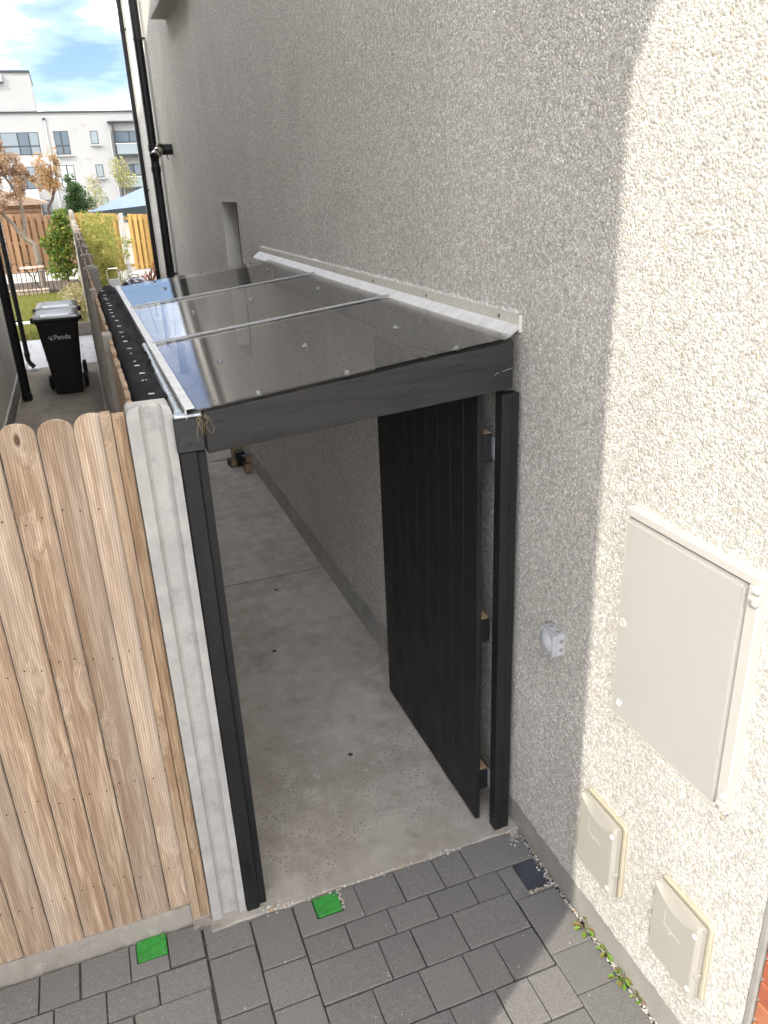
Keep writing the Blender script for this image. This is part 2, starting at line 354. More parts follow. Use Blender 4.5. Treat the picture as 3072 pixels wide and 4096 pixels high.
M['brick'] = t.fin(c_, .85, t.bump(t.noise(v_, 120, 4, .7), .4, .004), spec=.2)
M['mortar'] = plain('mortar', (.55, .52, .46), .9, .12, 40, .3, 200)
M['binbody'] = plain('bin_black', (.011, .0085, .008), .42, .2, 6, spec=.4)
M['binlid'] = plain('bin_lid', (.055, .062, .06), .32, .25, 9, spec=.5)
M['sticker'] = plain('bin_sticker', (.55, .57, .60), .5, .1, 30)
M['print'] = plain('white_print', (.50, .50, .50), .6, .05, 20)
M['rubber'] = plain('rubber', (.008, .008, .008), .7, .2, 20)
M['patio'] = plain('patio_slab', (.36, .365, .375), .85, .1, 6, .1, 80, rnd=9.)
M['ground'] = plain('earth', (.20, .185, .14), .95, .3, 1.5, .3, 30)
M['gravel'] = plain('gravel', (.30, .27, .22), .95, .5, 60, .6, 90)
M['lawnsoil'] = plain('lawn_base', (.115, .135, .035), .95, .35, 3, .4, 40)
M['grass'] = m_leaf('grass_blades', [(.10, .14, .02), (.19, .21, .04), (.32, .28, .10), (.16, .19, .03)])
M['yellow'] = m_plank('yellow_fence', (.46, .30, .11), (.34, .20, .06))
M['brown'] = m_plank('brown_fence', (.33, .205, .12), (.23, .13, .07))
M['bark'] = plain('bark', (.19, .16, .125), .9, .45, 25, .8, 60)
M['bark_dark'] = plain('bark_dark', (.07, .05, .038), .9, .4, 25, .8, 60)
M['lf_brown'] = m_leaf('dry_leaves', [(.25, .15, .09), (.34, .22, .13), (.42, .31, .21), (.30, .17, .09)])
M['lf_orange'] = m_leaf('orange_leaves', [(.33, .15, .08), (.38, .22, .11), (.42, .30, .16), (.32, .27, .08)])
M['lf_green'] = m_leaf('green_leaves', [(.045, .10, .015), (.10, .17, .025), (.20, .24, .03), (.06, .12, .02), (.28, .27, .04)])
M['lf_dark'] = m_leaf('evergreen_leaves', [(.025, .065, .02), (.05, .10, .025), (.08, .14, .03)])
M['lf_pale'] = m_leaf('pale_leaves', [(.22, .25, .09), (.32, .31, .14), (.42, .38, .2)])
M['lf_bamboo'] = m_leaf('bamboo_leaves', [(.10, .15, .02), (.22, .27, .04), (.36, .32, .09), (.42, .31, .12)])
M['lf_red'] = m_leaf('red_leaves', [(.20, .03, .02), (.30, .07, .04)])
M['lf_weed'] = m_leaf('weed_leaves', [(.13, .26, .03), (.20, .32, .05), (.26, .16, .07)])
M['lf_bed'] = m_leaf('bed_leaves', [(.20, .22, .06), (.36, .30, .14), (.44, .36, .2), (.12, .17, .03)])
M['apt'] = plain('apartment_render', (.315, .313, .306), .9, .03, .3)
M['aptdark'] = plain('apartment_frame', (.03, .032, .036), .5, .1, 3)
M['glass'] = m_glass('window_glass', (.10, .125, .145)); M['glass2'] = m_glass('small_window_glass', (.22, .26, .265))
M['glass3'] = m_glass('window_glass_bright', (.19, .22, .24)); M['curtain'] = plain('curtain', (.42, .43, .41), .9, .12, 6)
M['log'] = plain('log_cabin', (.36, .22, .14), .85, .18, 6); M['logroof'] = plain('cabin_roof', (.30, .22, .16), .9, .2, 8)
M['iron'] = plain('black_iron', (.012, .012, .012), .5, .2, 10)
M['mosaic'] = plain('mosaic_top', (.50, .30, .22), .6, .25, 60)
M['block'] = plain('edging_block', (.42, .34, .26), .9, .15, 12, .3, 60); M['pale'] = plain('pale_board', (.62, .60, .55), .9, .08, 3)
M['can_top'] = plain('parasol_top', (.12, .16, .225), .8, .03, 2); M['can_under'] = plain('parasol_wood', (.35, .22, .10), .7, .1, 9)
M['enamel'] = plain('kettle_enamel', (.008, .008, .009), .2, .1, 4, spec=.6)
M['root'] = plain('dry_root', (.42, .30, .14), .8, .3, 40)
M['pebbles'] = m_leaf('loose_pebbles', [(.5, .48, .44), (.62, .6, .56), (.72, .7, .66), (.5, .33, .18)], .8)
M['eave'] = plain('fascia', (.05, .05, .055), .6, .1, 4); M['tile'] = plain('roof_tile', (.06, .06, .065), .8, .2, 8)

# ================================================================== THE SETTING
g = MB(); g.add([(-300, -120, -.07), (300, -120, -.07), (300, 500, -.07), (-300, 500, -.07)], [(0, 1, 2, 3)])
struct(g.build('ground', M['ground']))
struct(MB().box(-60, 60, -14, -2.4, -.069, -.03).build('bounce_ground', M['slab_pale']))  # unseen pale strip, added to bounce sunlight onto the shaded wall
# ---- driveway with single pavers
dw = MB(); dw.box(-9, 6, -2.395, 2.345, -.068, -.016); drive = struct(dw.build('driveway', M['joint']))
def paver(x0, x1, y0, y1, gap=.0035, notch=None):
    gx0, gx1, gy0, gy1 = x0+gap*R_.uniform(.25, .8), x1-gap*R_.uniform(.25, .8), y0+gap*R_.uniform(.25, .8), y1-gap*R_.uniform(.25, .8)
    dz = R_.uniform(-.0022, .0022); mb = MB()
    if notch: mb.prism(notch(gx0, gx1, gy0, gy1), 'z', -.05, dz)
    else: mb.box(gx0, gx1, gy0, gy1, -.05, dz)
    cx, cy = (gx0+gx1)/2, (gy0+gy1)/2
    mb.v = [(a-cx, b-cy, c) for a, b, c in mb.v]
    o = link('paver', mb.mesh('paver', .0022), M['paver'], drive, (cx, cy, 0))
    o.rotation_euler = (R_.uniform(-.005, .005), R_.uniform(-.005, .005), R_.uniform(-.003, .003))
def row(y0, y1, xs, gap=.0038):
    for a, b in zip(xs[:-1], xs[1:]): paver(a, b, y0, y1, gap)
# field in front of the gate
paver(-.99, -.740, 2.095, 2.25, notch=lambda a, b, c, d: [(a, c), (b, c), (b, d), (-.806, d), (-.806, 2.152), (-.915, 2.152), (-.915, d), (a, d)])
row(2.095, 2.25, [-.740, -.571, -.403, -.275, -.006])
row(1.979, 2.093, [-.99, -.826, -.655, -.484, -.315, -.181])
paver(-.181, -.006, 1.938, 2.093, notch=lambda a, b, c, d: [(a, c), (b, c), (b, 1.955), (-.112, 1.955), (-.112, d), (a, d)])
row(1.813, 1.978, [-.99, -.735, -.607, -.436, -.183])
row(1.648, 1.811, [-.99, -.817, -.644, -.474, -.346, -.181])
row(1.479, 1.645, [-.99, -.80, -.60, -.428, -.302, -.178])
row(1.365, 1.477, [-.99, -.85, -.68, -.51, -.345, -.178])
yb = [1.937, 1.685, 1.52, 1.31, 1.06, .9, .7, .45, .2]
for a, b in zip(yb[1:], yb[:-1]): paver(-.178, -.006, a, b)
ya = [2.25, 2.021, 1.86, 1.655, 1.44, 1.27, 1.03, .8, .55, .3]
for a, b in zip(ya[1:], ya[:-1]): paver(-1.157, -.99, a, b, .006)
ya = [2.305, 2.14, 1.898, 1.68, 1.50, 1.27, 1.03, .8, .55, .3]
for a, b in zip(ya[1:], ya[:-1]): paver(-1.331, -1.158, a, b, .005)
# field in front of the timber fence
row(2.158, 2.312, [-1.463, -1.333], .008)
paver(-1.599, -1.463, 2.158, 2.312, notch=lambda a, b, c, d: [(a, c), (b, c), (b, 2.223), (-1.575, 2.223), (-1.575, d), (a, d)])
row(2.158, 2.312, [-2.45, -2.25, -2.08, -1.909, -1.77, -1.599], .006)
row(2.032, 2.157, [-2.45, -2.20, -2.03, -1.857, -1.686, -1.511, -1.335], .005)
row(1.868, 2.030, [-2.45, -2.11, -1.94, -1.77, -1.601, -1.338], .005)
row(1.70, 1.866, [-2.45, -2.2, -2.03, -1.82, -1.65, -1.48, -1.335], .005)
y = 1.70
while y > .25:                                                      # the drive runs on towards the viewer
    h = R_.choice([.113, .165, .165]); x = -2.45
    while x < -1.36:
        w = min(R_.choice([.128, .171, .171, .255]), -1.335-x); 
        if -1.335-(x+w) < .09: w = -1.335-x
        paver(x, x+w, y-h, y, .005); x += w
    if y < 1.36:
        x = -.99
        while x < -.2:
            w = min(R_.choice([.128, .171, .171, .255]), -.178-x)
            if -.178-(x+w) < .09: w = -.178-x
            paver(x, x+w, y-h, y, .005); x += w
    y -= h
y = 1.365
row(1.20, 1.363, [-.99, -.82, -.65, -.48, -.33, -.178])
# ---- concrete floors of the two passages
pf = struct_root('passage_floor')
def slab(x0, x1, y0, y1, z, mat, parent, jag=True):
    mb = MB(); poly = []
    n = 26
    for i in range(n+1): poly.append((x0+(x1-x0)*i/n, y0+(R_.uniform(-.004, .004) if jag else 0)))
    poly += [(x1, y1), (x0, y1)]
    mb.prism(poly, 'z', -.06, z); return mb.build('floor_slab', mat, parent, .004)
slab(-1.30, .02, 2.253, 5.000, .006, M['slab'], pf); slab(-1.18, .02, 5.015, 7.796, .004, M['slab'], pf); slab(-1.18, .02, 7.812, 14.6, .010, M['slab'], pf)
nf = struct_root('side_passage_floor')
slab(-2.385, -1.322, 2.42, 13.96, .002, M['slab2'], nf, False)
gs = MB(); gs.box(-1.322, -1.27, 2.42, 16.9, -.06, -.012); o = gs.build('gravel_strip', M['gravel']); o['kind'] = 'structure'
# ---- patio of pale slabs
pt = struct(MB().box(-9, -1.28, 13.965, 16.93, -.065, -.012).build('patio', M['joint']))
y = 13.97
k = 0
while y < 16.9:
    h = min(.49, 16.925-y); x = -3.6-(.3 if k % 2 else 0)
    while x < -1.285:
        x1 = min(x+.6, -1.285)
        if x1-x > .05: MB().box(x+.004, x1-.004, y+.004, y+h-.004, -.05, 0).build('paving_slab', M['patio'], pt, .003)
        x = x1
    y += h; k += 1
# ---- lawn
struct(MB().box(-9, -1.27, 16.935, 30, -.068, -.005).build('lawn', M['lawnsoil']))
rg = np.random.default_rng(5); n = 42000
px = rg.uniform(-4.6, -1.55, n); py = rg.uniform(16.96, 25.05, n)
keep = ~((py > 19.05) & (py < 19.52)); keep &= ~((px > -1.62-.0*py) & (py < 18.6)); px, py = px[keep], py[keep]; n = len(px)
hh = rg.uniform(.03, .085, n); a = rg.uniform(0, 6.28, n); w = .007; lean = rg.normal(0, .03, (n, 2))
v = np.stack([np.c_[px-w*np.cos(a), py-w*np.sin(a), np.full(n, -.005)], np.c_[px+w*np.cos(a), py+w*np.sin(a), np.full(n, -.005)], np.c_[px+lean[:, 0], py+lean[:, 1], hh]], 1).reshape(-1, 3)
me = bpy.data.meshes.new('grass'); me.from_pydata(v.tolist(), [], np.arange(n*3).reshape(n, 3).tolist()); me.update()
tag(link('grass', me, M['grass']), 'short sunlit lawn grass behind the wheeled bins', 'grass', kind='stuff')
st = MB().box(-4.2, -1.9, 19.08, 19.5, -.02, .03).build('lawn_path', M['patio'], None, .005); struct(st)

# ================================================================== OUR HOUSE
house = thing('house', 'pebble dashed house wall filling the right side with grey plinth', 'house', (0, 1, 0))
def wall_mesh():
    mb = MB(); X = 0.0; Y0, Y1 = 1.035, 14.78; ZT = 5.75; s0, s1, sz0, sz1 = 7.07, 7.80, 1.15, 2.47
    # jagged lower edge of the render
    n = 900; ys = [Y0+(Y1-Y0)*i/n for i in range(n+1)]; vs = []; j = 0.0
    for yy in ys:
        j = .6*j+R_.uniform(-.004, .004); base = .137 if yy < 3.8 else .128
        vs.append((X, yy, base+j)); vs.append((X, yy, .25)); vs.append((X+.03, yy, base+j+.003))
    fs = []
    for i in range(n):
        a = 3*i; b = 3*(i+1); fs += [(a, a+1, b+1, b), (a, b, b+2, a+2)]
    mb.add(vs, fs)
    def q(y0, y1, z0, z1): mb.add([(X, y0, z0), (X, y1, z0), (X, y1, z1), (X, y0, z1)], [(0, 1, 2, 3)])
    q(Y0, s0, .25, ZT); q(s1, Y1, .25, ZT); q(s0, s1, .25, sz0); q(s0, s1, sz1, ZT)
    # back of the house
    mb.add([(X, Y1, .0), (9, Y1, 0), (9, Y1, ZT), (X, Y1, ZT)], [(0, 1, 2, 3)])
    mb.add([(X, Y0, ZT), (9, Y0, ZT), (9, Y1, ZT), (X, Y1, ZT)], [(0, 1, 2, 3)])
    return mb
wm = wall_mesh(); me = bpy.data.meshes.new('wall'); me.from_pydata(wm.v, [], wm.f); me.update(); link('wall', me, M['pebble'], house)
# smooth reveal of the narrow window
rv = MB(); d = .135
rv.add([(0, 7.07, 1.15), (0, 7.07, 2.47), (d, 7.07, 2.47), (d, 7.07, 1.15)], [(0, 1, 2, 3)]); rv.add([(0, 7.80, 1.15), (0, 7.80, 2.47), (d, 7.80, 2.47), (d, 7.80, 1.15)], [(3, 2, 1, 0)])
rv.add([(0, 7.07, 2.47), (0, 7.80, 2.47), (d, 7.80, 2.47), (d, 7.07, 2.47)], [(0, 1, 2, 3)])
w_ = rv.build('window_reveal', M['smooth'], house)
MB().box(-.002, .02, 7.02, 7.85, 2.468, 2.49).build('reveal_bead', M['smooth'], house)
wf = MB().box(d-.005, d+.04, 7.07, 7.80, 1.15, 2.47).build('window', M['aptdark'], house)
MB().box(d-.008, d-.0055, 7.14, 7.73, 1.2, 2.40).build('pane', M['glass'], wf)
pl = MB(); pl.prism([(.009, -.05), (.009, .16), (.05, .16), (.05, -.05)], 'y', 1.035, 3.80); pl.build('plinth', M['plinth'], house)
pl = MB(); pl.prism([(-.043, -.05), (-.043, .004), (-.006, .127), (.05, .14), (.05, -.05)], 'y', 3.80, 14.7)
pl.build('plinth', M['plinth'], house)
MB().prism([(-.02, 0), (-.02, .10), (-.004, .135), (.02, .135), (.02, 0)], 'y', 3.74, 3.81).build('plinth_step', M['plinth'], house)
sl = MB(); sl.prism([(.02, 4.27), (-.16, 4.265), (-.16, 4.35), (.02, 4.38)], 'y', 8.3, 9.99); sl.build('window_sill', M['smooth'], house, .008)
uw = MB().box(-.004, .05, 8.38, 9.9, 4.385, 5.5).build('window', M['aptdark'], house); MB().box(-.006, -.0045, 8.46, 9.12, 4.46, 5.42).build('pane', M['glass'], uw); MB().box(-.006, -.0045, 9.2, 9.82, 4.46, 5.42).build('pane', M['glass'], uw)
MB().box(-.003, .03, 1.012, 1.037, .0, 2.6).build('render_bead', M['plinth'], house, .006)
MB().box(-.006, .02, 14.72, 14.785, .0, 5.75).build('corner_bead', M['smooth'], house, .003)
MB().box(-.28, 9.2, .4, 15.1, 5.76, 5.95).build('fascia', M['eave'], house)
rf = MB(); rf.prism([(.2, 5.955), (15.3, 5.955), (7.75, 9.9)], 'x', -.3, 9.2); rf.build('roof', M['tile'], house)
# brick front return: single bricks low down, where the picture shows them
bw = MB().box(.012, 9, -.22, 1.012, -.06, 5.75).build('brick_wall', M['mortar'], house)
z = .015; k = 0
bme = {}
while z < 1.32:
    y1 = 1.008; first = True
    while y1 > -.2:
        L = .215 if not (first and k % 2) else .1025; L = min(L, y1+.2); first = False
        if L > .03:
            key = round(L, 3)
            if key not in bme: bme[key] = MB().box(-.055, .055, -L/2, L/2, -.0325, .0325).mesh('brick', .004)
            o = link('brick', bme[key], M['brick'], bw, (.055+R_.uniform(-.003, .001), y1-L/2, z+.0325), (R_.uniform(-.006, .006), 0, R_.uniform(-.01, .01)))
            o.matrix_parent_inverse = Matrix.Identity(4)
        y1 -= L+.0105
    z += .0772; k += 1

# ---- meter cabinet
cab = thing('meter_cabinet', 'large pale electricity meter cabinet with hinged door set in sunlit wall', 'cabinet', (0, 1.42, 1.03))
fr = MB()
oy0, oy1, oz0, oz1 = 1.180, 1.668, 1.034, 1.720; iy0, iy1, iz0, iz1 = 1.216, 1.660, 1.043, 1.694
for (a, b, c, e) in ((oy0, oy1, iz1, oz1), (oy0, oy1, oz0, iz0), (oy0, iy0, iz0, iz1), (iy1, oy1, iz0, iz1)): fr.box(-.028, .03, a, b, c, e)
fr.build('frame', M['white'], cab, .003)
dr = MB().box(-.036, .0, iy0+.004, iy1-.004, iz0+.003, iz1-.007).build('door', M['door'], cab, .005, seg=2)
dr['label'] = 'smooth off white cabinet door'
lk = MB().lathe([(.0155, -.036), (.0155, -.0385), (.0125, -.0395), (.0095, -.0395), (.0085, -.0375), (.002, -.0375)], (0, 1.633, 1.366), 'x', 20); lk.build('lock', M['white'], dr)
lg = MB()
for (y0, z0, y1, z1) in ((1.629, 1.083, 1.624, 1.106), (1.622, 1.084, 1.617, 1.106), (1.626, 1.106, 1.619, 1.095), (1.6135, 1.084, 1.609, 1.107), (1.609, 1.107, 1.606, 1.10)):
    lg.tube([(-.0365, y0, z0), (-.0365, y1, z1)], .0013, 5)
lg.build('emblem', M['screwhead'], dr)
for zc in (1.672, 1.072):
    hg = MB().box(-.043, -.02, 1.176, 1.206, zc-.022, zc+.006); hg.build('hinge', M['white'], cab, .006, seg=2)
    MB().box(-.0445, -.042, 1.186, 1.197, zc-.015, zc-.004).build('hinge_slot', M['jdark'], cab)
    MB().box(-.040, -.02, 1.178, 1.200, zc+.010, zc+.028).build('hinge_block', M['white'], cab, .004)

# ---- two gas boxes
def gas_box(label, yr, yl, z0, z1):
    b = thing('gas_meter_box', label, 'meter box', (0, (yr+yl)/2, z0), 'gas boxes low on the wall')
    f = MB(); f.prism([(yr, z0+.012), (yr+.012, z0), (yl-.006, z0+.004), (yl, z0+.02), (yl-.003, z1-.02), (yl-.012, z1-.003), (yr+.014, z1), (yr+.002, z1-.012)], 'x', .02, -.012)
    f.build('flange', M['cream'], b, .004)
    y0, y1, c0, c1 = yr+.012, yl-.016, z0+.010, z1-.012; nu, nv = 44, 60; vs = []; fs = []
    for j in range(nv+1):
        for i in range(nu+1):
            u, w = i/nu, j/nv; yy = y0+(y1-y0)*u; zz = c0+(c1-c0)*w
            arc = 1-.16*max(0, 1-(2*u-1)**2); dd = .044
            if w > arc: dd = .044-.012*((w-arc)/max(1e-4, 1-arc))
            if u < .06: dd -= .010*(1-u/.06)
            if w < .02: dd -= .006
            vs.append((-dd, yy, zz))
    for j in range(nv):
        for i in range(nu): a = j*(nu+1)+i; fs.append((a, a+1, a+nu+2, a+nu+1))
    mb = MB(); mb.add(vs, fs)
    W_ = nu+1
    for j in range(nv):                                             # side walls back to the flange
        for i, in ((0,), (nu,)):
            a = vs[j*W_+i]; c = vs[(j+1)*W_+i]; mb.add([a, c, (-.018, c[1], c[2]), (-.018, a[1], a[2])], [(0, 1, 2, 3)])
    for i in range(nu):
        for j in (0, nv):
            a = vs[j*W_+i]; c = vs[j*W_+i+1]; mb.add([a, c, (-.018, c[1], c[2]), (-.018, a[1], a[2])], [(0, 1, 2, 3)])
    me = mb.mesh('cover'); bm = bmesh.new(); bm.from_mesh(me); bmesh.ops.remove_doubles(bm, verts=bm.verts, dist=.0004); bmesh.ops.recalc_face_normals(bm, faces=bm.faces); bm.to_mesh(me); bm.free()
    cv = link('cover', me, M['cover'], b)
    for zc in (c1-.034, c0+.034):
        MB().lathe([(.0085, -.042), (.0085, -.0455), (.0065, -.0468), (.001, -.0468)], (0, y0+.017, zc), 'x', 14).build('fixing_screw', M['screwhead'], cv)
    h = MB(); h.tube([(-.0443, y1-.055, c1-.062), (-.0443, y1-.055, c1-.115), (-.0443, y1-.125, c1-.118)], .0009, 5); h.lathe([(.003, -.044), (.002, -.0462), (.0005, -.0462)], (0, y1-.082, c1-.128), 'x', 8); h.build('embossed_line', M['white'], cv)
    for zc in (c1-.03, c1-.11, c1-.19): MB().box(-.044, -.018, y1-.004, y1+.006, zc-.03, zc).build('hinge_tab', M['cover'], cv, .002)
    MB().box(-.043, -.02, y0-.006, y0+.002, z0+.105, z0+.118).build('latch', M['cover'], cv, .001)
gas_box('cream gas meter box beside the shadow edge, left of the two low boxes', 1.556, 1.778, .326, .640)
gas_box('cream gas meter box nearer the red bricks, right of the two low boxes', 1.168, 1.388, .330, .632)

# ---- junction box
jb = thing('junction_box', 'small grey electrical junction box on wall beside black post', 'junction box', (0, 2.01, 1.05))
MB().box(-.036, .0, 1.966, 2.058, 1.049, 1.131).build('body', M['jgrey'], jb, .005, seg=2)
ld = MB().box(-.050, -.0375, 1.965, 2.059, 1.048, 1.132).build('lid', M['jgrey'], jb, .004, seg=2)
dm = MB(); prof = []
vs = []; fs = []; nr, ns = 6, 24
for i in range(nr+1):
    rr = 1-i/nr
    for k in range(ns): a = 2*math.pi*k/ns; vs.append((-.0505-.012*(1-rr*rr), 2.013+.040*rr*math.cos(a), 1.090+.038*rr*math.sin(a)))
for i in range(nr):
    for k in range(ns): fs.append((i*ns+k, i*ns+(k+1) % ns, (i+1)*ns+(k+1) % ns, (i+1)*ns+k))
dm.add(vs, fs); dm.build('dome', M['jgrey'], ld, smooth=True)
for zc in (1.072, 1.106): MB().lathe([(.0085, 1.9665), (.0085, 1.965), (.007, 1.9644), (.001, 1.9644)], (-.018, 0, zc), 'y', 16).build('knockout', M['jdark'], jb)
for yc in (1.990, 2.032): MB().lathe([(.0085, 1.1305), (.0085, 1.132), (.007, 1.1325), (.001, 1.1325)], (-.018, yc, 0), 'z', 16).build('knockout', M['jdark'], jb)

# ---- pipes of our house and the flue
def pipe(name, label, x, y, r, z0, z1, collars=(), clips=(), side=1, shoe=False):
    t = thing(name, label, 'pipe', (x, y, z0))
    pts = [(x, y, z1), (x, y, z0+(.16 if shoe else 0))]
    if shoe: pts += [(x+.02, y-.01, z0+.10), (x+.075, y-.03, z0+.035)]
    mb = MB(); mb.tube(pts, r, 16); mb.build('pipe', M['pvc'], t, smooth=True)
    for zc in collars: MB().lathe([(r*1.02, -.045), (r*1.17, -.04), (r*1.17, .04), (r*1.02, .045)], (x, y, zc), 'z', 16).build('collar', M['pvc'], t, smooth=True)
    for zc in clips:
        c = MB(); c.lathe([(r*1.1, -.015), (r*1.1, .015)], (x, y, zc), 'z', 16); c.box(min(x, x+side*(abs(x if side > 0 else x+2.45)+.0)), max(x, x+side*.085), y-r-.045, y-r-.012, zc-.012, zc+.012); c.build('bracket', M['pvc'], t)
    return t
pipe('soil_pipe', 'thick black soil pipe with collars on the far pebble dashed wall', -.085, 12.25, .058, .0, 5.76, (3.13, 2.86, .6), (4.42, 1.47))
pipe('rain_pipe', 'thin black downpipe at the far rear corner of the house', -.052, 14.62, .036, .0, 5.76, (), (2.6, 4.9))
fl = thing('boiler_flue', 'short black boiler flue with steel nozzle sticking out of wall', 'flue', (-.08, 10.87, 3.0))
MB().tube([(.01, 10.87, 3.045), (-.135, 10.87, 3.045)], .062, 18).build('tube', M['pvc'], fl, smooth=True)
MB().tube([(-.10, 10.87, 3.045), (-.145, 10.86, 3.055), (-.165, 10.84, 3.04)], [.060, .064, .060], 18).build('elbow', M['pvc'], fl, smooth=True)
nzz = MB().tube([(-.150, 10.85, 3.045), (-.235, 10.76, 2.965)], .056, 18).build('nozzle', M['steel'], fl, smooth=True)
MB().tube([(-.188, 10.805, 3.01), (-.20, 10.797, 3.0)], .0575, 18).build('band', M['pvc'], nzz, smooth=True)
MB().tube([(-.230, 10.765, 2.97), (-.24, 10.755, 2.96)], .0575, 18).build('rim', M['pvc'], nzz, smooth=True)
MB().tube([(-.08, 10.81, 2.985), (-.075, 10.80, 2.95), (-.06, 10.80, 2.93)], .006, 6).build('drip_wire', M['pvc'], fl)

# ================================================================== NEIGHBOUR'S HOUSE (left)
nb = thing('neighbour_house', 'pebble dashed neighbouring house wall at the left picture edge', 'house', (-2.45, .42, 0))
MB().box(-9.5, -2.45, .42, 13.78, .16, 6.0).build('wall', M['pebble2'], nb)
MB().box(-9.45, -2.425, .44, 13.76, -.06, .158).build('plinth', M['plinth'], nb)
MB().box(-9.5, -4.2, 13.782, 15.95, -.06, 3.3).build('patio_shade_block', M['pebble2'], nb)  # out-of-view block, added and sized to throw shade over the patio
rf = MB(); rf.prism([(.17, 6.0), (14.03, 6.0), (14.03, 6.08), (7.1, 8.0), (.17, 6.08)], 'x', -9.6, -2.44); rf.build('roof', M['tile'], nb)
gt = MB().tube([(-9.6, .15, 6.02), (-2.44, .15, 6.02)], .05, 10); gt.build('gutter', M['pvc'], nb)
pipe('soil_pipe', 'thick black soil pipe with base collar on the neighbouring wall', -2.285, 11.65, .060, .0, 6.0, (.06,), (), -1)
pipe('rain_pipe', 'thin black downpipe ending in a shoe over the drain', -2.335, 13.93, .037, .0, 6.0, (.24,), (.78,), -1, shoe=True)
dg = thing('drain_grate', 'small dark drain grate under the downpipe shoe', 'drain', (-2.26, 13.8, 0))
MB().box(-2.35, -2.18, 13.73, 13.87, -.02, .006).build('frame', M['iron'], dg)
for i in range(6): MB().box(-2.34, -2.19, 13.742+i*.02, 13.752+i*.02, .0075, .012).build('bar', M['galv'], dg)

# ================================================================== CANOPY
can = thing('canopy', 'lean-to canopy with clear plastic roof sheets on black timber', 'canopy', (-.6, 2.3, 0))
def top(x): return 1.981+.1005*(x+1.076)
def bot(x): return 1.858+.068*(x+1.076)
n = 20; xs = [-1.076+1.018*i/n for i in range(n+1)]
mb = MB(); mb.prism([(x, bot(x)+R_.uniform(-.0008, .0008)) for x in xs]+[(x, top(x)+R_.uniform(-.0008, .0008)) for x in xs[::-1]], 'y', 2.266, 2.311)
fb = mb.build('front_beam', M['blackx'], can, .003)
for (xa, xb, dz) in ((-.062, -.10, .070), (-.112, -.128, .0605)):
    MB().tube([(xa, 2.2656, bot(-.06)+dz), ((xa+xb)/2, 2.2656, bot(-.06)+dz-.004+R_.uniform(-.002, .002)), (xb, 2.2656, bot(-.06)+dz-.008)], .0005, 5).build('paint_crack', M['jgrey'], fb)
for (x, dz) in ((-.945, .025), (-.66, .10)): MB().lathe([(.004, 2.265), (.004, 2.2642), (.002, 2.264), (.0005, 2.264)], (x, 0, bot(x)+dz), 'y', 10).build('screw', M['iron'], fb)
MB().box(-1.162, -1.080, 2.274, 5.76, 1.868, 1.972).build('outer_beam', M['blacky'], can, .003)
mb = MB(); mb.prism([(x, bot(x)+.02) for x in (-1.076, -.05)]+[(x, top(x)) for x in (-.05, -1.076)], 'y', 5.70, 5.745); mb.build('rear_beam', M['blackx'], can, .003)
MB().box(-.052, -.006, 2.42, 6.05, 1.93, 2.062).build('wall_plate', M['blacky'], can, .003)
def sheet_z(x, y, y0, y1):
    u = (x+1.115)/1.06; w = (y-y0)/(y1-y0)
    return 1.992+.0995*(x+1.10)+.004-.003*math.sin(math.pi*w)
for (y0, y1) in ((2.262, 3.399), (3.411, 4.599), (4.611, 5.775)):
    vs = []; fs = []; nx, ny = 22, 18
    for j in range(ny+1):
        for i in range(nx+1):
            x = -1.115+1.06*i/nx; yy = y0+(y1-y0)*j/ny; vs.append((x, yy, sheet_z(x, yy, y0, y1)))
    for j in range(ny):
        for i in range(nx): a = j*(nx+1)+i; fs.append((a, a+1, a+nx+2, a+nx+1))
    mb = MB(); mb.add(vs, fs); o = mb.build('roof_sheet', M['sheet'], can)
    for p in o.data.polygons: p.use_smooth = True
for yc in (3.405, 4.605):
    mb = MB(); pr = [(-.010, .001), (-.008, .005), (-.003, .008), (.003, .008), (.008, .005), (.010, .001)]
    def gz(x): return 1.999+.0995*(x+1.10)
    vs = [(-1.108, yc+a, gz(-1.108)+b) for a, b in pr]+[(-.056, yc+a, gz(-.056)+b) for a, b in pr]
    k = len(pr); mb.add(vs, [tuple(range(k)), tuple(range(k, 2*k))]+[(i, (i+1) % k, k+(i+1) % k, k+i) for i in range(k)]); mb.build('glazing_bar', M['bar'], can)
tr = MB(); tr.prism([(-1.126, 1.972), (-1.123, 1.972), (-1.1225, 1.999), (-1.099, 2.0005), (-1.0985, 2.0035), (-1.126, 2.002)], 'y', 2.262, 5.79); tr.build('edge_trim', M['alu'], can)
cap_me = MB().lathe([(.013, 0), (.0135, .003), (.010, .005), (.0085, .010), (.005, .0125), (.001, .013)], (0, 0, 0), 'z', 14).mesh('cap', smooth=True)
for yr, xs_ in ((2.290, (-.905, -.625, -.255)), (2.80, (-.925, -.62, -.27)), (4.08, (-.845, -.54, -.2)), (5.22, (-.85, -.54, -.19)), (5.73, (-.87, -.55, -.20))):
    for x in xs_: link('fixing_cap', cap_me, M['clear'], can, (x, yr+R_.uniform(-.03, .03)*(yr > 2.4), 1.990+.0995*(x+1.10)))
fl_ = MB(); fl_.prism([(.002, 2.100), (-.010, 2.098), (-.012, 2.156), (.002, 2.157)], 'y', 2.318, 6.30); fp = fl_.build('flashing', M['alu_lip'], can)
fl_ = MB(); fl_.prism([(-.0105, 2.122), (-.0125, 2.1215), (-.060, 2.086), (-.064, 2.080), (-.061, 2.079), (-.056, 2.083), (-.0105, 2.112)], 'y', 2.316, 6.30); fl_.build('flashing_lip', M['alu'], can)
for yc in (2.453, 3.08, 3.72, 4.352, 5.021, 5.69): MB().lathe([(.0075, -.0125), (.0075, -.0145), (.0055, -.016), (.0005, -.016)], (0, yc, 2.137), 'x', 12).build('screw', M['screw'], fp)
vs = []; fs = []; n = 260
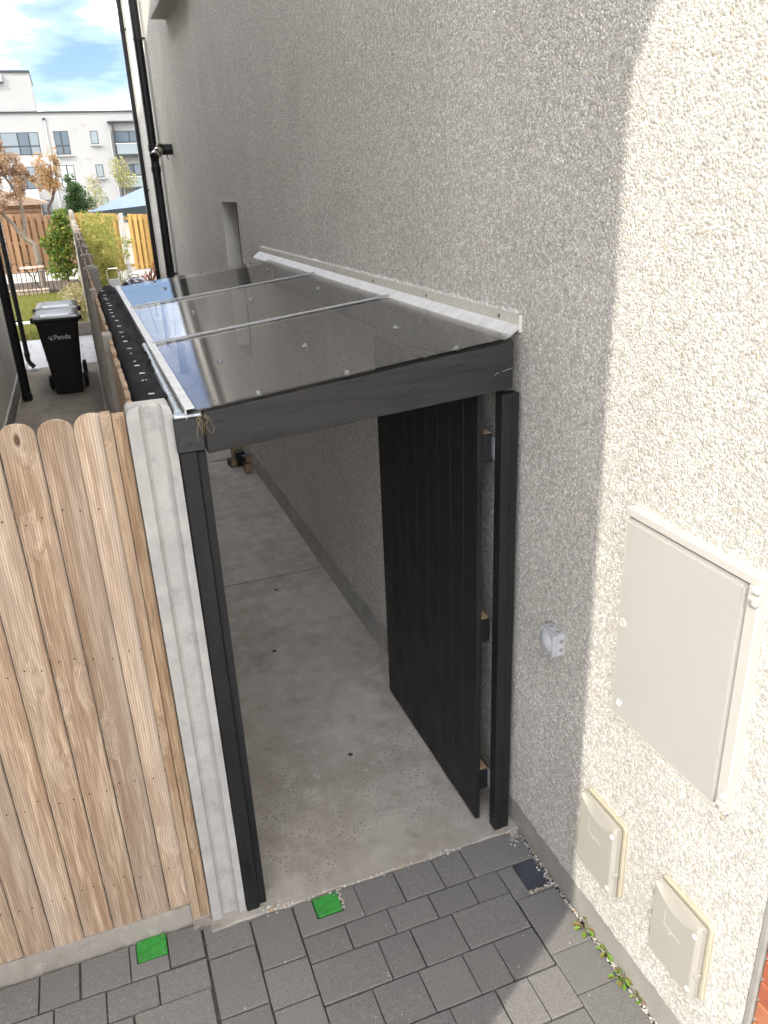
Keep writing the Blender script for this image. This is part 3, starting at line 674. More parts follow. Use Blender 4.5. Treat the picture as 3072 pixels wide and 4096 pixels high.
for i in range(n+1):
    yy = 2.33+3.9*i/n; h = R_.uniform(.002, .013); vs += [(-.011, yy, 2.1575), (-.004, yy, 2.157+h), (.004, yy, 2.158+h)]
for i in range(n): a = 3*i; fs += [(a, a+1, a+4, a+3), (a+1, a+2, a+5, a+4)]
mb = MB(); mb.add(vs, fs); mb.build('sealant', M['smooth'], can)

# ---- black posts
lp = thing('gate_post', 'black timber gate post with rebate strip beside the concrete post', 'post', (-1.12, 2.3, 0))
MB().box(-1.156, -1.106, 2.284, 2.362, -.03, 1.866).build('post', M['blackz'], lp, .003)
MB().box(-1.105, -1.078, 2.302, 2.362, -.03, 1.858).build('stop_strip', M['blackz'], lp, .002)
rp = thing('gate_post', 'black timber hinge post standing tight against pebble dashed wall', 'post', (-.06, 2.3, 0))
MB().box(-.091, -.056, 2.276, 2.328, .004, 1.908).build('post', M['blackz'], rp, .003)
MB().box(-.0552, -.025, 2.279, 2.328, .004, 1.906).build('packing_strip', M['blackz'], rp, .002)
# ---- gate, standing open
gate = thing('gate', 'tall black boarded gate standing open against the wall', 'gate', (-.13, 2.36, 0))
y = 2.354
for i in range(9):
    w = .1153; MB().box(-.142, -.122, y+.0008, y+w-.0008, .016+R_.uniform(0, .004), 1.928+R_.uniform(0, .003)).build('board', M['blackz'], gate, .002); y += w
for (z0, z1) in ((1.640, 1.748), (.897, 1.0), (.165, .265)):
    r = MB().box(-.1215, -.079, 2.366, 3.375, z0, z1).build('rail', M['blackz'], gate, .003)
    MB().box(-.119, -.081, 2.37, 3.37, z1+.0005, z1+.002).build('bare_top', M['pine'], r)
for z0 in (1.66, .19):
    h = MB(); h.box(-.082, -.074, 2.330, 2.372, z0, z0+.075); h.tube([(-.078, 2.348, z0-.004), (-.078, 2.348, z0+.079)], .007, 8); h.build('hinge', M['galv'], gate)

# ---- dry roots caught on the beam corner
dr_ = MB(); rr = random.Random(3)
for i in range(6):
    p = Vector((-1.078+rr.uniform(-.012, .006), 2.262, 1.975+rr.uniform(-.004, .004))); pts = [p.copy()]
    for k in range(5): p += Vector((rr.uniform(-.010, .010), rr.uniform(-.003, .0005), -rr.uniform(.005, .018))); pts.append(p.copy())
    dr_.tube(pts, [.0005, .0005, .0004, .0004, .0003, .0002], 4)
tag(dr_.build('dry_roots', M['root']), 'tuft of thin dry roots hanging on the canopy beam corner', 'roots')

# ================================================================== FRONT TIMBER FENCE
ff = thing('timber_fence', 'pale reeded timber fence panel with round topped pickets in front', 'fence', (-1.9, 2.345, 0))
def picket_mesh(w, h, t, shoulder, reed=True, n=12):
    pts = [(-w/2, 0), (w/2, 0)]
    for i in range(n+1):
        a = math.pi*i/n; pts.append((w/2*math.cos(a), h-shoulder+shoulder*math.sin(a)**.8))
    mb = MB(); mb.prism(pts, 'y', -t/2, t/2); return mb.mesh('picket', .0035, seg=2)
pm = picket_mesh(.0978, 1.920, .019, .045)
for i in range(11):
    x = -1.381-.1022*i
    link('picket', pm, M['wood'], ff, (x, 2.342+R_.uniform(-.002, .002), .083+R_.uniform(-.003, .003)), (0, R_.uniform(-.0012, .0012), R_.uniform(-.01, .01)))
for zc in (.30, .72, 1.22, 1.72): MB().box(-2.44, -1.30, 2.3525, 2.385, zc-.022, zc+.022).build('rail', M['batten'], ff, .002)
MB().box(-1.358, -1.3285, 2.312, 2.372, .020, 1.999).build('batten', M['batten'], ff, .002)
MB().box(-1.3265, -1.2905, 2.318, 2.372, .018, 1.990).build('batten', M['batten'], ff, .002)
nail_me = MB().lathe([(.0026, .0), (.0026, -.0012), (.0005, -.0014)], (0, 0, 0), 'y', 8).mesh('nail')
for i in range(11):
    for zc in (.30, .72, 1.22, 1.72):
        for s in (-1, 1): link('nail', nail_me, M['iron'], ff, (-1.381-.1022*i+s*R_.uniform(.016, .03), 2.3325, zc+R_.uniform(-.018, .018)))
gb = MB(); n = 60; vs = []; fs = []
for i in range(n+1):
    x = -2.44+1.16*i/n; j = R_.uniform(-.003, .003); vs += [(x, 2.318+j+R_.uniform(-.004, .004), -.03), (x, 2.322+j, .03), (x, 2.331+j*.4, .085+R_.uniform(-.002, .002)), (x, 2.37, .086), (x, 2.37, -.03)]
for i in range(n):
    a = 5*i; b = a+5
    for k in range(5): fs.append((a+k, a+(k+1) % 5, b+(k+1) % 5, b+k))
gb.add(vs, fs); gb.add([vs[k] for k in range(5)], [(4, 3, 2, 1, 0)]); gb.add([vs[-5+k] for k in range(5)], [(0, 1, 2, 3, 4)])
gb.build('gravel_board', M['slab'], ff)
# concrete post with a shallow hollow face and weathered top
cp = thing('concrete_post', 'pale grooved concrete fence post between timber fence and black post', 'post', (-1.223, 2.34, 0))
prof = [(-1.288, 2.292), (-1.253, 2.290), (-1.246, 2.302), (-1.238, 2.309), (-1.200, 2.309), (-1.192, 2.302), (-1.185, 2.290), (-1.160, 2.292), (-1.160, 2.405), (-1.288, 2.405)]
mb = MB(); n = len(prof); zs = [-.03, .02, .10, .6, 1.2, 1.8, 1.985, 2.012, 2.021]; 
for k, zz in enumerate(zs):
    for (x, yy) in prof:
        s = 1.0 if k < 6 else (0.995 if k == 6 else (.95 if k == 7 else .86)); rec = .5 if zz < .03 else 1.0
        fx = x; 
        if k >= 7: zz2 = zz-.012*abs((x+1.224)/.064)**2
        else: zz2 = zz
        mb.v.append((-1.224+(x+1.224)*s+R_.uniform(-.0006, .0006), 2.35+(yy-2.35)*s+R_.uniform(-.0006, .0006), zz2))
for k in range(len(zs)-1):
    for i in range(n): mb.f.append((k*n+i, k*n+(i+1) % n, (k+1)*n+(i+1) % n, (k+1)*n+i))
mb.f.append(tuple(range((len(zs)-1)*n, len(zs)*n)))
mb.build('post', M['cpost'], cp)
mb = MB(); n = 40; vs = [(-1.36+.30*i/n, 2.286+R_.uniform(-.006, .005), .0) for i in range(n+1)]
tag(MB().prism([(v[0], v[1]) for v in vs]+[(-1.12, 2.30), (-1.36, 2.33)], 'z', -.03, .007).build('mortar_haunch', M['slab']), 'strip of pale mortar at the foot of the concrete post', 'mortar')

# ================================================================== SIDE FENCE running back between the gardens
sf = thing('side_fence', 'long concrete post and picket fence running back between the two gardens', 'fence', (-1.23, 3.9, 0))
py_ = [2.40, 3.90, 5.87, 7.80, 9.45, 11.12, 12.90, 15.2, 17.1, 19.0, 20.9, 22.6, 24.4, 26.2, 27.9]
def post_mesh(top):
    mb = MB(); mb.box(-.063, .063, -.05, .05, -.05, top-.012)
    k = len(mb.v); mb.v += [(-.063, -.05, top-.012), (.063, -.05, top-.012), (.063, .05, top-.012), (-.063, .05, top-.012), (-.02, -.035, top+.010), (.02, -.035, top+.010), (.02, .035, top+.010), (-.02, .035, top+.010)]
    mb.f += [(k+4, k+5, k+6, k+7), (k, k+1, k+5, k+4), (k+1, k+2, k+6, k+5), (k+2, k+3, k+7, k+6), (k+3, k, k+4, k+7)]
    return mb.mesh('concrete_post', .004)
pmesh0 = MB().prism([(-.022, -.05), (.020, -.05), (.020, .05), (-.022, .05)], 'z', -.05, 1.985).mesh('concrete_post', .004); pmesh = post_mesh(1.985); pmesh2 = post_mesh(2.16)
for i, yy in enumerate(py_):
    if i == 0: continue
    o = link('concrete_post', pmesh0 if yy < 6.5 else (pmesh if yy < 23 else pmesh2), M['cpost_dark'], sf, (-1.270 if yy < 6.5 else -1.229, yy, 0))
sp = picket_mesh(.105, 1.80, .017, .012, n=5)
for i in range(len(py_)-1):
    a, b = py_[i]+.05, py_[i+1]-.05; dz = .16 if a > 22 else 0
    MB().box(-1.255, -1.205, a, b, -.05, .15+dz).build('gravel_board', M['cpost_dark'], sf)
    for zc in (.45, 1.05, 1.65): MB().box(-1.250, -1.212, a, b, zc-.03+dz, zc+.03+dz).build('rail', M['sidewood'], sf)
    near = a < 6; pitch = .122 if near else .165
    cnt = int((b-a)/pitch)
    for k in range(cnt):
        yy = a+(k+.5)*(b-a)/cnt; rot = (0, 0, math.pi/2+R_.uniform(-.02, .02))
        link('picket', sp, M['sidewood'], sf, (-1.2595, yy, .162+dz+R_.uniform(-.010, .012)), rot)
        if a < 16 and not near: link('picket', sp, M['sidewood'], sf, (-1.2025, yy+pitch*.4, .162+dz+R_.uniform(-.010, .012)), rot)
# ---- black fabric draped between fence and canopy
ms = thing('black_fabric', 'crumpled black weed fabric stapled along the fence top beside the canopy', 'fabric', (-1.18, 2.5, 1.9))
nx, ny = 14, 150; vs = []; fs = []
rn = np.random.default_rng(4); ph = rn.uniform(0, 6.28, 24); fq = rn.uniform(3, 26, 24); am = rn.uniform(.2, 1, 24)/fq**.6
def wob(yy, s): return sum(am[i]*math.sin(fq[i]*yy+ph[i]+s*(1+i % 5)) for i in range(24))
prof = [(-1.243, 1.86), (-1.243, 1.935), (-1.238, 1.952), (-1.228, 1.966), (-1.217, 1.976), (-1.206, 1.982), (-1.194, 1.984), (-1.182, 1.987), (-1.171, 1.986), (-1.161, 1.986), (-1.152, 1.986), (-1.144, 1.985), (-1.137, 1.984), (-1.131, 1.982), (-1.1275, 1.977)]
for j in range(ny+1):
    yy = 2.47+3.48*j/ny
    for i, (x, z) in enumerate(prof):
        a = wob(yy, i*.55); e = 1.0 if 3 < i else .35
        vs.append((x+.0035*wob(yy*1.3, 2+i*.3)*(1 if i < 11 else .3), yy+.006*wob(yy, i), z+e*.0062*a+(abs(.012*wob(yy*1.7, i*1.3)) if 5 < i < 12 else 0)-(.035*max(0, min(1, (3.2-yy)/.4)) if i > 10 else 0)))
for j in range(ny):
    for i in range(nx): a = j*(nx+1)+i; fs.append((a, a+1, a+nx+2, a+nx+1))
mb = MB(); mb.add(vs, fs); o = mb.build('cloth', M['membrane'], ms, smooth=True)
sm = o.modifiers.new('thickness', 'SOLIDIFY'); sm.thickness = .003
st_me = MB().box(-.009, .009, -.0018, .0018, 0, .003).mesh('staple')
yy = 2.55
while yy < 5.85:
    link('staple', st_me, M['staple'], ms, (-1.193-.024*(yy-2.55)/3.3+R_.uniform(-.005, .005), yy, 1.9885+.0062*wob(yy, 5*.55)), (0, 0, R_.uniform(-.25, .25))); yy += .155*R_.uniform(.6, 1.4)
gu = thing('gutter_pipe', 'galvanised gutter pipe lying between black fabric and canopy edge', 'gutter', (-1.13, 2.3, 1.93))
MB().tube([(-1.143, 2.30, 1.982), (-1.142, 2.6, 1.982), (-1.139, 3.0, 1.981), (-1.134, 3.5, 1.979)], .012, 12).build('pipe', M['galv'], gu, smooth=True)
MB().box(-1.160, -1.08, 2.266, 2.30, 1.973, 1.982).build('end_plate', M['galv'], gu, .003)

# ================================================================== SMALL THINGS ON THE GROUND
def plate(label, x0, x1, y0, y1, rz):
    p = thing('green_plate', label, 'cover plate', ((x0+x1)/2, (y0+y1)/2, 0), 'green plastic cover plates', False); hw, hd = (x1-x0)/2, (y1-y0)/2; r = .008; pts = []
    for cx, cy, a0 in ((hw-r, hd-r, 0), (-hw+r, hd-r, 90), (-hw+r, -hd+r, 180), (hw-r, -hd+r, 270)):
        for k in range(5): a = math.radians(a0+22.5*k); pts.append((cx+r*math.cos(a), cy+r*math.sin(a)))
    pl_ = MB().prism(pts, 'z', -.03, .0030).build('plate', M['green'], p, .0015)
    for (a_, b_, c_, e_) in ((-hw+.004, hw-.004, -hd+.002, -hd+.005), (-hw+.004, hw-.004, hd-.005, hd-.002), (-hw+.002, -hw+.005, -hd+.006, hd-.006), (hw-.005, hw-.002, -hd+.006, hd-.006)): MB().box(a_, b_, c_, e_, .0031, .0046).build('rim', M['green'], p, .0006)
    for sx in (-1, 1):
        for sy in (-1, 1): MB().lathe([(.0038, .0035), (.0034, .0046), (.0004, .0046)], (sx*(hw-.012), sy*(hd-.012), 0), 'z', 10).build('screw', M['screw'], p)
    p.rotation_euler = (.012, -.01, rz)
plate('green plastic cover plate at the edge of the passage concrete', -.911, -.811, 2.156, 2.243, .0)
plate('green plastic cover plate at the foot of the timber fence', -1.572, -1.465, 2.225, 2.316, .0)
tl = MB().box(-.1095, .0, 1.958, 2.092, -.04, -.003).build('slate_tile', M['slate'], None, .002); tag(tl, 'dark blue slate square let into the paving by the wall', 'tile')

def pebble_strip(name, label, pts, seed, smin=.003, smax=.0075):
    rg = random.Random(seed); mb = MB()
    base = [(0, 0, 1), (.9, 0, .2), (.2, .85, .25), (-.75, .5, .2), (-.7, -.55, .25), (.3, -.85, .2), (0, 0, -.5)]
    fcs = [(0, 1, 2), (0, 2, 3), (0, 3, 4), (0, 4, 5), (0, 5, 1), (6, 2, 1), (6, 3, 2), (6, 4, 3), (6, 5, 4), (6, 1, 5)]
    for (x, y, z) in pts:
        s = rg.uniform(smin, smax); e = Euler((rg.uniform(-.5, .5), rg.uniform(-.5, .5), rg.uniform(0, 6.28))).to_matrix(); sc = Vector((s*rg.uniform(.8, 1.4), s*rg.uniform(.7, 1.1), s*rg.uniform(.6, .9)))
        mb.add([Vector((x, y, z+s*.3))+e @ Vector((b[0]*sc.x, b[1]*sc.y, b[2]*sc.z)) for b in base], fcs)
    me = bpy.data.meshes.new(name); me.from_pydata(mb.v, [], mb.f); me.update(); o = link(name, me, M['pebbles']); return tag(o, label, 'pebbles', kind='stuff')
rg2 = random.Random(11); P = []
for i in range(420): P.append((rg2.uniform(-.012, .008)+ (-.012 if rg2.random() < .12 else 0), rg2.uniform(1.12, 2.262), -.006))
for i in range(70): P.append((-.03+rg2.gauss(0, .018), 2.235+rg2.gauss(0, .03), .0))
for i in range(26): P.append((rg2.uniform(-.12, 0.), 1.948+rg2.gauss(0, .004), .0))
for i in range(70): P.append((rg2.uniform(-1.10, -.98), 2.262+rg2.gauss(0, .009), .003))
for i in range(22): P.append((-.806+rg2.gauss(0, .003), rg2.uniform(2.15, 2.25), .001))
for i in range(40): P.append((rg2.uniform(-.95, -.2), 2.252+rg2.gauss(0, .006), .004))
P2 = [(rg2.uniform(-2.1, -.1), rg2.uniform(1.5, 2.25), .0) for i in range(34)]
pebble_strip('loose_pebbles', 'loose white pebbles fallen along the wall foot and paving edge', P, 4)
pebble_strip('paving_grit', 'scattered bits of pale grit lying on the paving blocks', P2, 6, .0014, .003)
P = [(-1.094+rg2.gauss(0, .012), 2.268+rg2.gauss(0, .008), .004) for i in range(9)]
o = pebble_strip('rubble', 'few tan stones at the foot of the black gate post', P, 9, .007, .016)

def weed(label, x, y, n, size, seed, spread):
    w = thing('weed', label, 'weed', (x, y, 0), 'weeds along the wall foot'); rg = random.Random(seed); mb = MB(); sb = MB()
    for i in range(n):
        a = 2*math.pi*i/n+rg.uniform(-.4, .4); L = size*rg.uniform(.7, 1.2); tl_ = rg.uniform(.25, .9); d = Vector((math.cos(a), math.sin(a), 0)); s = Vector((-d.y, d.x, 0))
        p0 = Vector((x, y, .004)); p1 = p0+d*spread*rg.uniform(.4, 1.)+Vector((0, 0, .006+tl_*spread*.6)); sb.tube([p0, (p0+p1)/2+Vector((0, 0, .004)), p1], .0009, 4)
        q = [p1, p1+d*L*.35+s*L*.32+Vector((0, 0, .003)), p1+d*L*.8+s*L*.28, p1+d*L+Vector((0, 0, -.004)), p1+d*L*.8-s*L*.28, p1+d*L*.35-s*L*.32+Vector((0, 0, .003))]
        mb.add(q, [(0, 1, 2), (0, 2, 3), (0, 3, 4), (0, 4, 5)])
    me = bpy.data.meshes.new('leaf_rosette'); me.from_pydata(mb.v, [], mb.f); me.update(); link('leaf_rosette', me, M['lf_weed'], w); sb.build('stem', M['lf_weed'], w)
weed('weed with reddish rounded leaves at the wall foot, nearest the shadow edge', -.012, 1.722, 9, .028, 1, .034)
weed('small bright green weed with pointed leaves, second along the wall foot', .0, 1.612, 8, .026, 2, .016)
weed('bushy green weed at the wall foot, third from the shadow edge', -.01, 1.505, 18, .020, 3, .026)
weed('thin green weed at the wall foot, nearest the bricks', .002, 1.424, 11, .016, 4, .022)

# timber offcuts stacked in the passage
def offcut(label, x0, x1, y0, y1, z0, z1, rz=0., cut=True):
    t = thing('timber_offcut', label, 'offcut', ((x0+x1)/2, (y0+y1)/2, z0), 'timber offcuts in the passage', False); hx, hy = (x1-x0)/2, (y1-y0)/2
    MB().box(-hx, hx, -hy, hy, 0, z1-z0).build('block', M['blackz'], t, .002)
    if cut: MB().box(-hx+.003, hx-.003, -hy-.0015, -hy-.0002, .003, z1-z0-.003).build('cut_face', M['pine'], t)
    t.rotation_euler.z = rz
offcut('upright bare ended timber offcut nearest in the pile', -.155, -.082, 7.275, 7.345, .012, .105)
offcut('short black timber offcut lying on the upright one', -.150, -.070, 7.30, 7.40, .1065, .165, .3)
offcut('low black timber offcut at the pile\'s left side', -.255, -.195, 7.52, 7.62, .012, .085, .2)
offcut('dark upright timber offcut in the middle of the pile', -.185, -.10, 7.50, 7.60, .012, .16, .05, False)
offcut('yellowish timber offcut on top at the back of the pile', -.20, -.07, 7.66, 7.75, .012, .215, -.1)

# ================================================================== WHEELED BINS
def make_bin():
    b = thing('wheelie_bin', '', 'bin', (0, 0, 0), 'wheeled bins', False)
    def ring(z, w, y0, y1, r=.03):
        pts = []
        for cx, cy, a0 in ((w/2-r, y1-r, 0), (-w/2+r, y1-r, 90), (-w/2+r, y0+r, 180), (w/2-r, y0+r, 270)):
            for k in range(4): a = math.radians(a0+30*k); pts.append((cx+r*math.cos(a), cy+r*math.sin(a), z))
        return pts
    rs = [ring(.0, .335, .02, .48), ring(.012, .352, .0, .50), ring(.25, .395, -.012, .56), ring(.98, .535, -.052, .64), ring(.985, .565, -.07, .66), ring(1.03, .575, -.075, .665), ring(1.03, .53, -.05, .64)]
    mb = MB(); n = 16
    for r in rs: mb.v += r
    for i in range(len(rs)-1):
        for k in range(n): mb.f.append((i*n+k, i*n+(k+1) % n, (i+1)*n+(k+1) % n, (i+1)*n+k))
    mb.f += [tuple(range(n))[::-1], tuple(range((len(rs)-1)*n, len(rs)*n))]
    mb.build('body', M['binbody'], b, smooth=True)
    lr = [ring(1.032, .590, -.085, .67), ring(1.055, .595, -.088, .68), ring(1.075, .56, -.06, .66), ring(1.095, .44, .06, .60), ring(1.10, .38, .12, .55)]
    mb = MB()
    for r in lr: mb.v += r
    for i in range(len(lr)-1):
        for k in range(n): mb.f.append((i*n+k, i*n+(k+1) % n, (i+1)*n+(k+1) % n, (i+1)*n+k))
    mb.f += [tuple(range(n))[::-1], tuple(range((len(lr)-1)*n, len(lr)*n))]
    lid = mb.build('lid', M['binlid'], b, smooth=True)
    mb = MB(); vs = [(-.19, -.045, 1.0795), (.17, -.045, 1.0795), (.17, .05, 1.0975), (-.19, .05, 1.0975)]; mb.add(vs, [(0, 1, 2, 3)]); mb.add([(a, c, e-.002) for a, c, e in vs], [(3, 2, 1, 0)]); mb.build('sticker', M['sticker'], lid)
    for s in (-1, 1): MB().box(s*.30-.03, s*.30+.03, -.04, .03, 1.00, 1.075).build('lid_lug', M['binbody'], b, .01)
    MB().tube([(-.26, .70, 1.03), (-.26, .74, 1.06), (.26, .74, 1.06), (.26, .70, 1.03)], .014, 8).build('handle', M['binbody'], b, smooth=True)
    for s in (-1, 1):
        w = MB().lathe([(.03, -.028), (.085, -.028), (.100, -.018), (.100, .018), (.085, .028), (.03, .028)], (s*.235, .44, .101), 'x', 24).build('wheel', M['rubber'], b, smooth=True)
        MB().lathe([(.07, -.030), (.02, -.034), (.02, .034), (.07, .030)], (s*.235, .44, .101), 'x', 16).build('hub', M['binbody'], w)
    MB().tube([(-.25, .44, .101), (.25, .44, .101)], .012, 8).build('axle', M['screw'], b)
    return b
b2 = make_bin(); b2.location = (-1.722, 12.74, .003)
b2['label'] = 'black wheeled bin half hidden behind the lettered bin'
b1 = copy_tree(b2); b1.location = (-1.728, 11.775, .003); b1['label'] = 'black wheeled bin with white lettering on its front in side passage'
# white lettering and paw mark
tcv = bpy.data.curves.new('lettering', 'FONT'); tcv.body = 'Panda'; tcv.size = .088; tcv.offset = .0022; tcv.extrude = .0006; tcv.space_character = 1.04
to = bpy.data.objects.new('tmp', tcv); COL.objects.link(to); dg_ = bpy.context.evaluated_depsgraph_get(); tm = bpy.data.meshes.new_from_object(to.evaluated_get(dg_)); bpy.data.objects.remove(to)
tl_ = math.atan2(.04, .73)
o = link('lettering', tm, M['print'], b1, (-.075, -.0425, .768), (math.pi/2+tl_, 0, 0)); o['label'] = 'white lettering reading Panda'
pw = MB()
def disc(cx, cz, rx, rz, a=0):
    pts = [(cx+rx*math.cos(t)*math.cos(a)-rz*math.sin(t)*math.sin(a), cz+rx*math.cos(t)*math.sin(a)+rz*math.sin(t)*math.cos(a)) for t in [2*math.pi*k/14 for k in range(14)]]
    pw.prism(pts, 'y', -.0006, .0006)
disc(.028, .018, .020, .014, .3); disc(.040, .004, .013, .010)
for k, (cx, cz) in enumerate(((-.002, .030), (.008, .042), (.021, .049), (.036, .050), (.049, .043))): disc(cx, cz, .0042, .0068, .6-.3*k)
link('paw_mark', pw.mesh('paw_mark'), M['print'], b1, (-.142, -.0425, .766), (tl_, 0, 0))

# ================================================================== BACK GARDENS
def fence_run(name, label, mat, x0, x1, y, ztop, zbot, pitch, wd, posts, plinth_mat, ph):
    f = thing(name, label, 'fence', ((x0+x1)/2, y, 0))
    MB().box(x0, x1, y-.02, y+.02, -.06, zbot(x0)-.03).build('gravel_board', plinth_mat, f)
    for k in (.08, .5, .92):
        mb = MB(); za, zb = zbot(x0)+(ztop(x0)-zbot(x0))*k, zbot(x1)+(ztop(x1)-zbot(x1))*k
        mb.prism([(x0, za-.04), (x1, zb-.04), (x1, zb+.04), (x0, za+.04)], 'y', y-.018, y+.018); mb.build('rail', mat, f)
    x = x0; i = 0
    while x < x1:
        if all(abs(x-p) > .10 for p in posts):
            h = ztop(x)-zbot(x)
            bm_ = MB().prism([(-wd/2, 0), (wd/2, 0), (wd/2, h-.02), (wd/2-.02, h), (-wd/2+.02, h), (-wd/2, h-.02)], 'y', -.008, .008)
            o = bm_.build('board', mat, f, loc=(x, y-.027+R_.uniform(-.002, .002), zbot(x)+R_.uniform(-.008, .008))); link('board', o.data, mat, f, (x+pitch/2, y+.027, zbot(x)))
        x += pitch; i += 1
    for p in posts: MB().box(p-.06, p+.06, y-.07, y+.05, -.05, ztop(p)+ph).build('concrete_post', M['cpost'], f, .008)
    return f
fence_run('yellow_fence', 'golden yellow board fence across the garden end beyond the canopy', M['yellow'], -1.15, 2.6, 27.0, lambda x: 2.0-.068*(x+.0), lambda x: .335, .158, .10, (.195, 2.05), M['pale'], .02)
fence_run('brown_fence', 'reddish brown board fence across the neighbouring garden end', M['brown'], -5.2, -1.35, 28.5, lambda x: 2.05-.068*(x+2.3), lambda x: .385, .20, .135, (-3.35,), M['pale'], .03)
MB_ = MB().box(-5.2, -1.36, 28.40, 28.455, -.06, .36).build('low_wall', M['pale']); tag(MB_, 'low white wall under the brown garden fence', 'wall')
# edging, hoop fence, table
for i, (x0, x1) in enumerate(((-4.3, -3.5), (-3.49, -2.69), (-2.68, -2.18))):
    tag(MB().box(x0, x1, 25.1, 25.28, -.03, .150).build('edging_block', M['block'], None, .01), ('tan edging block of the flower bed at the left picture side', 'tan edging block of the flower bed under the round table', 'short tan edging block of the flower bed next to the green tree')[i], 'block', 'flower bed edging')
struct(MB().box(-5.2, -1.36, 25.285, 28.39, -.06, .06).build('flower_bed', M['bark_dark']))
hf = thing('hoop_fence', 'low black iron hoop topped border fence before the flower bed', 'border fence', (-2.5, 24.75, 0))
MB().tube([(-4.2, 24.75, .655), (-1.95, 24.75, .64)], .010, 6).build('rail', M['iron'], hf); MB().tube([(-4.2, 24.75, .13), (-1.95, 24.75, .13)], .010, 6).build('rail', M['iron'], hf)
for i in range(7):
    x = -4.05+.335*i; pts = [(x, 24.75, .0), (x, 24.75, .76)]+[(x+.105-.105*math.cos(a), 24.75, .78+.12*math.sin(a)) for a in [math.pi*k/8 for k in range(9)]]+[(x+.21, 24.75, .76), (x+.21, 24.75, .0)]
    MB().tube(pts, .010, 6).build('hoop', M['iron'], hf); MB().tube([(x+.105, 24.75, 0), (x+.105, 24.75, .66)], .008, 6).build('bar', M['iron'], hf)
tb = thing('garden_table', 'small round mosaic garden table on curved black iron legs', 'table', (-2.55, 25.45, 0))
MB().lathe([(.01, .70), (.335, .70), (.345, .715), (.34, .735), (.01, .74)], (-2.55, 25.45, 0), 'z', 28).build('table_top', M['mosaic'], tb)
for k in range(4):
    a = math.pi/4+k*math.pi/2; c, s = math.cos(a), math.sin(a)
    MB().tube([(-2.55+c*r, 25.45+s*r, z) for r, z in ((.25, .70), (.17, .6), (.06, .48), (.035, .40), (.07, .28), (.15, .14), (.22, .06))], .012, 6).build('leg', M['iron'], tb)
# planter beside the side fence
pe = MB().box(-1.63, -1.285, 16.95, 17.02, -.04, .24).build('planter_board', M['cpost_dark'], None, .005); tag(pe, 'short grey planter board by the fence behind the bins', 'planter')
def clumps(regions, k, r0, r1, seed):
    rg = random.Random(seed); out = []
    for i in range(k):
        c, r = rg.choice(regions)
        while True:
            d = Vector((rg.uniform(-1, 1), rg.uniform(-1, 1), rg.uniform(-1, 1)))
            if d.length < 1: break
        q = rg.uniform(r0, r1); out.append(((c[0]+d.x*r[0], c[1]+d.y*r[1], c[2]+d.z*r[2]), (q*rg.uniform(.7, 1.2), q, q*rg.uniform(.7, 1.4)), rg.uniform(.4, 1.)))
    return out
def shrub(name, label, mat, blobs, n, size, seed, stems, bark, cat='shrub', group=None, upb=0.0, asp=.45, shell=2.4):
    t = thing(name, label, cat, (blobs[0][0][0], blobs[0][0][1], 0), group)
    leaves('crown', mat, t, blobs, n, size, seed, upb, asp, shell)
    mb = MB(); rg = random.Random(seed)
    for (pts, r0, r1) in stems:
        k = len(pts); mb.tube(pts, [r0+(r1-r0)*i/(k-1) for i in range(k)], 7)
    for i in range(26):                                            # twigs reaching into the crown
        b = rg.choice(blobs); c = Vector(b[0]); st = min(((Vector(q)-c).length, Vector(q)) for (pts, _, _) in stems for q in pts)[1]
        e = c+Vector((rg.uniform(-1, 1)*b[1][0], rg.uniform(-1, 1)*b[1][1], rg.uniform(-.3, 1)*b[1][2])); md = (st+e)/2+Vector((rg.uniform(-.1, .1), 0, rg.uniform(-.05, .1)))
        mb.tube([st, md, e], [.012, .008, .003], 5)
    mb.build('trunk', bark, t)
    return t
shrub('flowering_shrub', 'loose pale flowering shrub in the planter behind the bins', M['lf_bed'], [((-1.50, 17.5, .38), (.25, .4, .28)), ((-1.48, 18.6, .5), (.28, .6, .40)), ((-1.55, 20.2, .35), (.35, .9, .35))], 2600, .06, 3, [([(-1.48, 17.9, 0), (-1.48, 17.95, .4)], .02, .01)], M['bark'])
shrub('young_tree', 'slender young tree with glossy green and yellow leaves by side fence', M['lf_green'], [((-1.66, 20.0, 1.05), (.36, .30, .26), 1.), ((-1.60, 20.0, 1.45), (.36, .32, .30), 1.3), ((-1.54, 20.0, 1.82), (.30, .28, .28), 1.1), ((-1.50, 20.0, 2.12), (.20, .2, .20), .6), ((-1.88, 20.0, 1.62), (.18, .2, .14), .35)], 1500, .105, 8, [([(-1.57, 20.0, 0), (-1.56, 20, .5), (-1.57, 20, .95), (-1.55, 20, 1.5), (-1.52, 20, 2.05)], .028, .008)], M['bark_dark'], 'tree', None, -.3, .5)
k = 26.8/20.5
